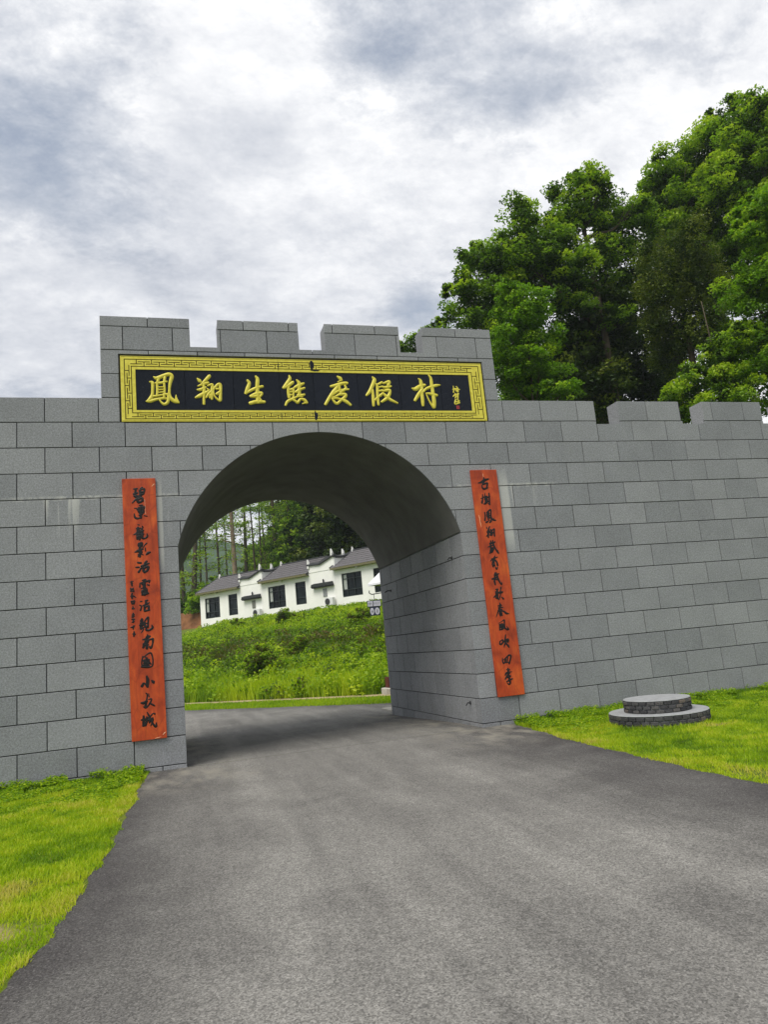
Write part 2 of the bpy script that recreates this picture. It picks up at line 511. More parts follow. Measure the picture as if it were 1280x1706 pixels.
# ground sheet
gx = np.concatenate([np.linspace(-560, -40, 12), np.linspace(-36, -8, 12), np.arange(-7, 30, .35), np.linspace(31, 80, 30), np.linspace(90, 560, 12)])
gy = np.concatenate([np.linspace(-560, -40, 10), np.linspace(-36, -9, 12), np.arange(-8, 20, .35), np.arange(20.5, 100, 1.5), np.linspace(110, 560, 14)])
X, Y = np.meshgrid(gx, gy)
Z = zt(X, Y)
nx, ny = len(gx), len(gy)
v = np.stack([X.ravel(), Y.ravel(), Z.ravel()], 1)
i = np.arange(nx - 1); j = np.arange(ny - 1)
I, J = np.meshgrid(i, j)
a = (J * nx + I).ravel()
f = np.stack([a, a + 1, a + nx + 1, a + nx], 1)
me = mesh_np('ground', v, f, M['ground'], smooth=True)
def bare_at(x, y):
    """bare earth patches in the turf, 0..1"""
    def g(cx, cy, rx, ry): return np.exp(-(((x - cx) / rx) ** 2 + ((y - cy) / ry) ** 2))
    return g(-.62, -6.15, .34, .24) + g(-.95, -6.75, .4, .3) + g(7.75, -2.85, .4, .16) * .8 + g(5.75, -5.6, .2, .4) * .7 + g(6.2, -6.0, .4, .2) * .4 + g(-.5, -5.2, .2, .3) * .5
at_ = me.attributes.new('bare', 'FLOAT', 'POINT')
at_.data.foreach_set('value', bare_at(v[:, 0], v[:, 1]).astype(np.float32))
ground = link('ground', me)
tag(ground, 'green turf and soil running under the wall, the bank and the trees', kind='structure')

# asphalt
def strip(ys, xl, xr, n, edgefn):
    V, F, E = [], [], []
    for y, a, b in zip(ys, xl, xr):
        xs = np.linspace(a, b, n)
        z = zt(xs, np.full(n, y)) + .006
        V.append(np.stack([xs, np.full(n, y), z], 1)); E.append(edgefn(xs, y, a, b))
    V = np.concatenate(V); E = np.concatenate(E)
    for r in range(len(ys) - 1):
        for c in range(n - 1):
            q = r * n + c
            F.append((q, q + 1, q + n + 1, q + n))
    return V, np.array(F), E
ys1 = np.concatenate([np.arange(-32, -9, .5), np.arange(-9, .021, .06)])
jl = vnoise(ys1, ys1 * 0, 3.0, 3) * .05 + vnoise(ys1, ys1 * 0, 14.0, 5) * .025
jr = vnoise(ys1, ys1 * 0, 2.5, 8) * .08 + vnoise(ys1, ys1 * 0, 12.0, 9) * .03
A_ = strip(ys1, road_left(ys1) + jl, road_right(ys1) + jr, 40, lambda x, y, a, b: np.clip(np.minimum((x - a) / 1.5, (b - x) / 2.1), 0, 1))
ys2 = np.linspace(.02, 5.5, 20)
B_ = strip(ys2, np.full(20, .60), np.full(20, 5.5), 20, lambda x, y, a, b: np.clip(np.minimum((x - a + .5) / 1.4, (b - x + .5) / 1.4), 0, 1))
ys3 = np.linspace(5.5, 30, 60)
C_ = strip(ys3, np.full(60, -14.), (10.25 - SY * ys3) / SX, 40, lambda x, y, a, b: np.clip((b - x) / 2.0 + .25, 0, 1))
V, F, E, off = [], [], [], 0
for q in (A_, B_, C_):
    V.append(q[0]); F.append(q[1] + off); E.append(q[2]); off += len(q[0])
me = mesh_np('road', np.concatenate(V), np.concatenate(F), M['asphalt'], smooth=True)
ea = me.attributes.new('edge', 'FLOAT', 'POINT'); ea.data.foreach_set('value', np.concatenate(E).astype(np.float32))
road = link('road', me)
tag(road, 'grey asphalt road running through the arch', kind='structure')

# tan footpath along the foot of the bank
mb = MB()
def ls(l, s):  # along-bank, across-bank -> x, y
    return np.array([-(-SY) * l + SX * s, -SX * l + SY * s])
pts = [(l, s) for l in np.linspace(-30, 8, 40) for s in (0, 1)]
prev = None
for l in np.linspace(-34, 6, 50):
    wob = .08 * noise.noise(Vector((l * .6, 3, 1)))
    r = []
    for s in (12.25 + wob, 12.98 + wob):
        x, y = ls(l, s); r.append(mb.bm.verts.new((x, y, float(zt(x, y)) + .03)))
    if prev: mb.bm.faces.new((prev[0], r[0], r[1], prev[1]))
    prev = r
path = mb.build('path', M['gravel_path'])
tag(path, 'narrow tan footpath at the foot of the weedy bank', kind='structure')

# far hills
hx = np.linspace(-540, 540, 95); hy = np.linspace(0, 1, 14)
V = []
for t in hy:
    for x in hx:
        h = 52 * math.exp(-((x + 10) / 130) ** 2) + 26 * math.exp(-((x - 120) / 150) ** 2) + 48 * math.exp(-((x + 260) / 160) ** 2) + 50 * math.exp(-((x - 420) / 200) ** 2)
        h += 5 * noise.noise(Vector((x * .02, t * 3, 1))) + 2.5 * noise.noise(Vector((x * .11, t * 9, 2)))
        V.append((x + 8 * noise.noise(Vector((x * .03, t * 4, 5))), 330 + 90 * t, .5 + h * math.sin(t * math.pi / 2) ** .8))
n = len(hx)
F = [(r * n + c, r * n + c + 1, (r + 1) * n + c + 1, (r + 1) * n + c) for r in range(len(hy) - 1) for c in range(n - 1)]
hills = link('hills', mesh_np('hills', V, F, M['hill'], smooth=True))
tag(hills, 'distant wooded hills fading blue behind the trees', kind='structure')

# ------------------------------------------------------------------ gateway and rampart walls of granite blocks
BW, BH, BY = .7656, .4, .03          # block length, course height, thickness of the facing
JT = .0065                           # half a joint
AX, AZ, AR, AHW, ASP = 3.07, 2.985, 2.435, 2.35, 3.6   # arch centre, radius, half width, springing
def arch_low(x):
    d = abs(x - AX)
    if d >= AHW: return -1
    return AZ + math.sqrt(max(AR * AR - d * d, 0))
COLX0 = 0.0
def block_piece(bm_, x0, x1, z0, z1, tops, cut=None, arch=False):
    """facing block between x0..x1, z0..z1, clipped by the skyline tops [(xa, xb, ztop)] and the arch; returns outline list"""
    xs = {x0, x1}
    for a, b, t in tops:
        for q in (a, b):
            if x0 < q < x1: xs.add(q)
    if arch:
        for q in (AX - AHW, AX + AHW):
            if x0 < q < x1: xs.add(q)
        for k in range(0, 97):
            q = AX - AHW + 2 * AHW * k / 96
            if x0 < q < x1: xs.add(q)
        for zc_ in (z0, z1):
            dz = zc_ - AZ
            if 0 < dz < AR:
                d = math.sqrt(AR * AR - dz * dz)
                for q in (AX - d, AX + d):
                    if abs(q - AX) < AHW and x0 < q < x1: xs.add(q)
    xs = sorted(xs)
    if cut:
        for q in (cut[0], cut[1]):
            if x0 < q < x1: xs = sorted(set(xs) | {q})
    segs = []
    for a, b in zip(xs, xs[1:]):
        if b - a < 1e-5: continue
        m_ = (a + b) / 2
        top = z1
        for p, q, t in tops:
            if p <= m_ <= q: top = min(top, t)
        la = lb = z0
        if arch and abs(m_ - AX) < AHW:
            e_ = 1e-6
            la = max(z0, arch_low(min(max(a, AX - AHW + e_), AX + AHW - e_)))
            lb = max(z0, arch_low(min(max(b, AX - AHW + e_), AX + AHW - e_)))
            lm = max(z0, arch_low(m_))
            if lm >= top: continue
        if cut and cut[0] <= m_ <= cut[1] and z0 < cut[3] and top > cut[2]:
            if cut[2] <= z0 + .001 and cut[3] >= top - .001: continue
            if cut[2] <= z0 + .001: la = lb = max(z0, cut[3])
            elif cut[3] >= top - .001: top = cut[2]
        if top - min(la, lb) < .012: continue
        segs.append((a, b, la, lb, top))
    # contiguous runs
    runs, cur = [], []
    for s_ in segs:
        if cur and abs(cur[-1][1] - s_[0]) > 1e-6: runs.append(cur); cur = []
        cur.append(s_)
    if cur: runs.append(cur)
    outs = []
    for r in runs:
        if r[-1][1] - r[0][0] < .03: continue
        low, up = [], []
        for a, b, la, lb, t in r:
            low += [(a, la), (b, lb)]; up += [(a, t), (b, t)]
        poly = low + up[::-1]
        clean = []
        for p in poly:
            if not clean or (abs(p[0] - clean[-1][0]) > 1e-5 or abs(p[1] - clean[-1][1]) > 1e-5): clean.append(p)
        if abs(clean[0][0] - clean[-1][0]) < 1e-5 and abs(clean[0][1] - clean[-1][1]) < 1e-5: clean.pop()
        # drop collinear
        out = []
        for k in range(len(clean)):
            a, b, c = clean[k - 1], clean[k], clean[(k + 1) % len(clean)]
            if abs((b[0] - a[0]) * (c[1] - a[1]) - (b[1] - a[1]) * (c[0] - a[0])) > 1e-7: out.append(b)
        if len(out) >= 3: outs.append(out)
    return outs
_blk = {}
def full_block(w, h):
    key = (round(w, 4), round(h, 4))
    if key not in _blk:
        _blk[key] = MB().box(0, w, 0, BY, 0, h, .0035).mesh('stone_block', M['stone'])
    return _blk[key]
TL, TR = -.34, 6.44       # tower edges
def facing(parent, rows, xmin, xmax, tops, arch=False, cut=None, own='tower'):
    cnt = 0
    for r in rows:
        z0r = 6.0 - BH * r; z1r = z0r + BH        # course r lies between line r and line r-1
        z0r, z1r = round(z0r, 4), round(z1r, 4)
        offx = 0.0 if r % 2 == 0 else .5          # lines below row r: joint phase
        offx = .5 if (r % 2 != 0) else 0.0
        k0 = int(math.floor(xmin / BW)) - 1; k1 = int(math.ceil(xmax / BW)) + 1
        for k in range(k0, k1 + 1):
            a = (k + offx) * BW; b = a + BW
            mid_ = (a + b) / 2
            if r >= 1:            # below the battlements the bond runs on past the tower's edges
                if own == 'tower' and not (TL <= mid_ <= TR): continue
                if own == 'right' and mid_ <= TR: continue
                if own == 'left' and mid_ >= TL: continue
                xa, xb = (a, b) if own == 'tower' else ((a, min(b, xmax)) if own == 'right' else (max(a, xmin), b))
            else: xa, xb = max(a, xmin), min(b, xmax)
            if xb - xa < .02: continue
            x0 = xa + (JT if xa == a else JT * .5); x1 = xb - (JT if xb == b else JT * .5)
            z0, z1 = z0r + JT, z1r - JT
            outs = block_piece(None, x0, x1, z0, z1, tops, cut, arch)
            for o_ in outs:
                ax = [p[0] for p in o_]; az = [p[1] for p in o_]
                dy = random.uniform(-.0022, .0022)
                if len(o_) == 4 and abs((max(ax) - min(ax)) * (max(az) - min(az)) - abs(sum(o_[q - 1][0] * o_[q][1] - o_[q][0] * o_[q - 1][1] for q in range(4)) / 2)) < 1e-5:
                    ob = link('stone_block', full_block(max(ax) - min(ax), max(az) - min(az)), None, parent, (min(ax), dy, min(az)))
                else:
                    mb = MB().prism([(p[0] - min(ax), p[1] - min(az)) for p in o_], 0, BY)
                    ob = mb.build('stone_block', M['stone'], parent, (min(ax), dy, min(az)))
                cnt += 1
    return cnt

TL, TR = -.34, 6.44       # tower edges
NT = [(1.04, 1.49), (2.84, 3.30), (4.655, 5.09)]
towertops = []
edges = [TL] + [q for n_ in NT for q in n_] + [TR]
for k in range(len(edges) - 1):
    towertops.append((edges[k], edges[k + 1], 7.37 if k % 2 == 0 else 6.88))
SIGN = (-.075, 6.205, 5.585, 6.735)
tower = empty('gate_tower', (0, 0, 0))
tag(tower, 'grey granite gate tower with a round arch over the road and battlements on top', 'gateway')
c1 = facing(tower, list(range(-3, 16)), TL, TR, towertops, True, SIGN)

def wall_tops(n0, n1, edges_, hi, lo):
    t = []
    for k in range(len(edges_) - 1):
        t.append((edges_[k], edges_[k + 1], hi if k % 2 == 0 else lo))
    return t
re_ = [TR, 8.42, 8.94, 10.36, 10.88, 12.32, 12.84, 14.28, 14.80, 16.24, 16.76, 18.2, 18.72, 20.2]
rtops = wall_tops(0, 0, re_, 6.0, 5.54)
rightw = empty('rampart_wall', (0, 0, 0))
tag(rightw, 'grey granite block rampart wall with three battlements right of the gate tower', 'wall', 'rampart walls either side of the gate')
c2 = facing(rightw, list(range(0, 16)), TR, 20.2, rtops, own='right')
le_ = [TL, -2.6, -3.12, -4.56, -5.08, -6.5]
ltops = [(min(a, b), max(a, b), 6.0 if k % 2 == 0 else 5.54) for k, (a, b) in enumerate(zip(le_, le_[1:]))]
leftw = empty('rampart_wall', (0, 0, 0))
tag(leftw, 'plain grey granite block wall left of the gate tower with flat top', 'wall', 'rampart walls either side of the gate')
c3 = facing(leftw, list(range(0, 16)), -6.5, TL, ltops, own='left')
print('blocks', c1, c2, c3)

# cores: stone body behind the facing, dark joint bed between
def skyline(tops, z0):
    pts = [(tops[0][0], z0)]
    for a, b, t in tops: pts += [(a, t), (b, t)]
    pts.append((tops[-1][1], z0)); return pts
ys_ = .36
D = 5.344
# tower: parapet slab (thin) on a deep body with the arch cut through
def arch_profile(inset=0.0, n=48):
    pts = [(AX + AHW + inset, ASP)]
    a0 = math.acos(AHW / AR)
    pts = []
    for k in range(n + 1):
        a_ = a0 + (math.pi - 2 * a0) * k / n
        pts.append((AX + (AR + inset) * math.cos(a_), AZ + (AR + inset) * math.sin(a_)))
    return pts      # from right springing over the crown to left springing
def tower_poly(x0, x1, ztop, inset):
    ap = arch_profile(inset)
    poly = [(x0, -.1), (x0, ztop), (x1, ztop), (x1, -.1), (AX + AHW + inset, -.1)] + ap + [(AX - AHW - inset, -.1)]
    return poly
ins = .032
def arch_solid(x0, x1, ztop, inset, y0, y1):
    mb = MB(); B = mb.bm
    ap = arch_profile(inset, 64)[::-1]
    L_, R_ = ap[0], ap[-1]
    cols = [(x0, -.1), (L_[0], -.1)], 0
    rings = []
    for x, z in [(x0, -.1), (L_[0], -.1)] + [(p[0], p[1]) for p in ap] + [(R_[0], -.1), (x1, -.1)]:
        rings.append([B.verts.new((x, y0, z)), B.verts.new((x, y0, ztop)), B.verts.new((x, y1, ztop)), B.verts.new((x, y1, z))])
    for a, b in zip(rings, rings[1:]):
        for k in range(4):
            k2 = (k + 1) % 4
            pts_ = (a[k], b[k], b[k2], a[k2])
            co = {(round(v.co.x, 6), round(v.co.y, 6), round(v.co.z, 6)) for v in pts_}
            if len(co) < 3: continue
            B.faces.new(pts_)
    B.faces.new(rings[0]); B.faces.new(rings[-1])
    bmesh.ops.remove_doubles(B, verts=B.verts, dist=1e-5)
    return mb
arch_solid(TL + .006, TR - .006, 6.86, ins, BY + .004, D).build('tower_body', M['stone_plain'], tower)
arch_solid(TL + .004, TR - .004, 6.856, .004, .021, .027).build('joint_bed', M['mortar'], tower)
for k, (a, b, t) in enumerate(towertops):
    if t > 7:
        MB().box(a + .004, b - .004, BY + .002, ys_, 6.862, 7.366, .004).build('merlon', M['stone_plain'], tower)
        MB().box(a + .006, b - .006, .020, BY + .001, 6.865, 7.36).build('joint_bed', M['mortar'], tower)
def rampart(parent, tops, x0, x1):
    MB().box(x0, x1, BY + .002, 1.1, -.1, 5.535).build('wall_body', M['stone_plain'], parent)
    MB().box(x0 + .003, x1 - .003, .020, BY + .001, -.1, 5.53).build('joint_bed', M['mortar'], parent)
    for a, b, t in tops:
        if t > 5.9:
            MB().box(a + .004, b - .004, BY + .002, ys_, 5.537, 5.996, .004).build('merlon', M['stone_plain'], parent)
            MB().box(a + .006, b - .006, .020, BY + .001, 5.538, 5.99).build('joint_bed', M['mortar'], parent)
rampart(rightw, rtops, TR + .002, 20.2)
rampart(leftw, ltops, -6.5, TL - .002)

# vault lining (rendered) above the springing
mb = MB(); ap = arch_profile(0.0, 64); prev = None
ap_in = arch_profile(ins + .004, 64)
for (x, z) in ap:
    r = [mb.bm.verts.new((x, BY + .004, z)), mb.bm.verts.new((x, D, z))]
    if prev: mb.bm.faces.new((prev[0], r[0], r[1], prev[1]))
    prev = r
# end ring at the back, closing the lining's thickness
for yb in (D, BY + .004):
    prev = None
    for (x, z), (x2, z2) in zip(ap, ap_in):
        r = [mb.bm.verts.new((x, yb, z)), mb.bm.verts.new((x2, yb, z2))]
        if prev: mb.bm.faces.new((prev[0], r[0], r[1], prev[1]))
        prev = r
mb.build('vault', M['vault'], tower, smooth=False)
for p_ in bpy.data.objects['vault'].data.polygons: p_.use_smooth = True

# jamb facing inside the passage
for side, xf in ((-1, AX - AHW), (1, AX + AHW)):
    for r in range(7, 16):
        z0 = 6.0 - BH * r + JT; z1 = z0 + BH - 2 * JT
        off_ = .0 if r % 2 == 0 else -.5
        k = -1
        while True:
            a = BY + .002 + (k + off_) * BW + .22 * BW
            b = a + BW
            k += 1
            y0 = max(a, BY + .003 if side else 0); y1 = min(b, D)
            if a > D: break
            if y1 - y0 < .03: continue
            w = y1 - y0 - 2 * JT - .012
            xo = xf if side == 1 else xf - BY
            dx = random.uniform(-.001, .001)
            key = ('j', round(w, 4))
            if key not in _blk: _blk[key] = MB().box(0, BY, 0, w, 0, BH - 2 * JT, .0035).mesh('jamb_block', M['stone'])
            link('jamb_block', _blk[key], None, tower, (xo + dx, y0 + JT + .006, z0))
    xo = xf + .021 if side == 1 else xf - .029
    MB().box(xo, xo + .008, BY + .004, D - .002, -.1, ASP - .004).build('joint_bed', M['mortar'], tower)
# little iron stubs and cable ends left in the jamb
for (x, y, z, dx) in ((5.42, 0.55, 3.23, -.10), (5.42, 4.5, 3.02, -.16), (5.42, .42, .72, -.10)):
    mb = MB().tube([(x + .01, y, z), (x + dx * .5, y, z + .005), (x + dx, y - .04, z - .03)], [.014, .012, .010], 8)
    mb.tube([(x, y, z), (x - .008, y, z)], [.035, .035], 10)
    mb.build('iron_stub', M['metal_dark'], tower)

# ------------------------------------------------------------------ name board over the arch
board = empty('name_board', (0, 0, 0))
tag(board, 'long black stone name board with yellow key-pattern border and gold calligraphy above the arch', 'sign')
MB().box(SIGN[0] + .002, SIGN[1] - .002, .0245, .029, SIGN[2] + .002, SIGN[3] - .002).build('gap_shade_slab', M['gap_shade'], board)  # slab added behind the board; its black rim stands in for the recess shadow
bx0, bx1, bz0, bz1 = -.045, 6.172, 5.607, 6.698
ix0, ix1, iz0, iz1 = .178, 5.905, 5.795, 6.475
# stone panels of the field
jx = [ix0, 1.07, 1.79, 2.50, 3.10, 3.86, 4.56, 5.27, ix1]
jx = [ix0] + [q for q in (.93, 1.70, 2.465, 3.04, 3.815, 4.58, 5.345)] + [ix1]
for a, b in zip(jx, jx[1:]):
    MB().box(a + .003, b - .003, .006, .0235, iz0 + .001, iz1 - .001, .001).build('stone_panel', M['black_granite'], board)
# yellow border: four mitred sides
def side(poly): return MB().prism(poly, -.004, .0235)
side([(bx0, bz1), (bx1, bz1), (ix1, iz1), (ix0, iz1)]).build('border', M['gold'], board)
side([(bx0, bz0), (ix0, iz0), (ix1, iz0), (bx1, bz0)]).build('border', M['gold'], board)
side([(bx0, bz0), (bx0, bz1), (ix0, iz1), (ix0, iz0)]).build('border', M['gold'], board)
side([(bx1, bz0), (ix1, iz0), (ix1, iz1), (bx1, bz1)]).build('border', M['gold'], board)
mb = MB(); GW = .0135
def seg(x0, z0, x1, z1, w=GW):
    if abs(x1 - x0) >= abs(z1 - z0): mb.box(min(x0, x1) - w / 2, max(x0, x1) + w / 2, -.0052, -.0035, z0 - w / 2, z0 + w / 2)
    else: mb.box(x0 - w / 2, x0 + w / 2, -.0055, -.0035, min(z0, z1), max(z0, z1))
def key_run(x0, x1, zA, zB):
    h = zB - zA; n_ = max(1, round((x1 - x0) / .236)); P_ = (x1 - x0) / n_
    for k in range(n_):
        q = x0 + (k + .25) * P_
        seg(q, zB, q, zA + h * .35); seg(q - .36 * P_, zA + h * .35, q + .36 * P_, zA + h * .35)
        q += .5 * P_
        seg(q, zA, q, zB - h * .35); seg(q - .36 * P_, zB - h * .35, q + .36 * P_, zB - h * .35)
def key_col(z0, z1, xA, xB):
    h = xB - xA; n_ = max(1, round((z1 - z0) / .236)); P_ = (z1 - z0) / n_
    for k in range(n_):
        q = z0 + (k + .25) * P_
        seg(xB, q, xA + h * .35, q); seg(xA + h * .35, q - .36 * P_, xA + h * .35, q + .36 * P_)
        q += .5 * P_
        seg(xA, q, xB - h * .35, q); seg(xB - h * .35, q - .36 * P_, xB - h * .35, q + .36 * P_)
ox, iz_ = .055, .045
T0, T1 = iz1 + .05, bz1 - .055
B0, B1 = bz0 + .045, iz0 - .045
L0, L1 = bx0 + .06, ix0 - .06
R0, R1 = ix1 + .062, bx1 - .062
for z_, a, b in ((T1, L0, R1), (T0, L1, R0), (B1, L1, R0), (B0, L0, R1)): seg(a, z_, b, z_)
for x_, a, b in ((L0, B0, T1), (L1, B1, T0), (R0, B1, T0), (R1, B0, T1)): seg(x_, a, x_, b)
key_run(L1 + .02, R0 - .02, T0, T1); key_run(L1 + .02, R0 - .02, B0, B1)
key_col(B1 + .01, T0 - .01, L0, L1); key_col(B1 + .01, T0 - .01, R0, R1)
# outer edge groove
for z_ in (bz1 - .012, bz0 + .012): seg(bx0 + .012, z_, bx1 - .012, z_, .005)
mb.build('key_pattern', simple('groove_paint', (.075, .062, .012), .8, .1), board)
# places where the yellow has flaked away
def blotch(cx, cz, w, h, seed):
    rr = random.Random(seed); pts = []
    for k in range(14):
        a_ = 2 * math.pi * k / 14; q = rr.uniform(.65, 1.15)
        pts.append((cx + w / 2 * math.cos(a_) * q, cz + h / 2 * math.sin(a_) * q))
    return MB().prism(pts[::-1], -.0072, -.0056)
for k, (cx, cz, w, h) in enumerate(((3.03, 6.605, .075, .19), (3.085, 6.507, .17, .028), (3.04, 5.70, .06, .18), (2.457, 6.58, .014, .17), (2.46, 5.70, .012, .15))):
    blotch(cx, cz, w, h, k).build('bare_patch', M['black_granite'], board)

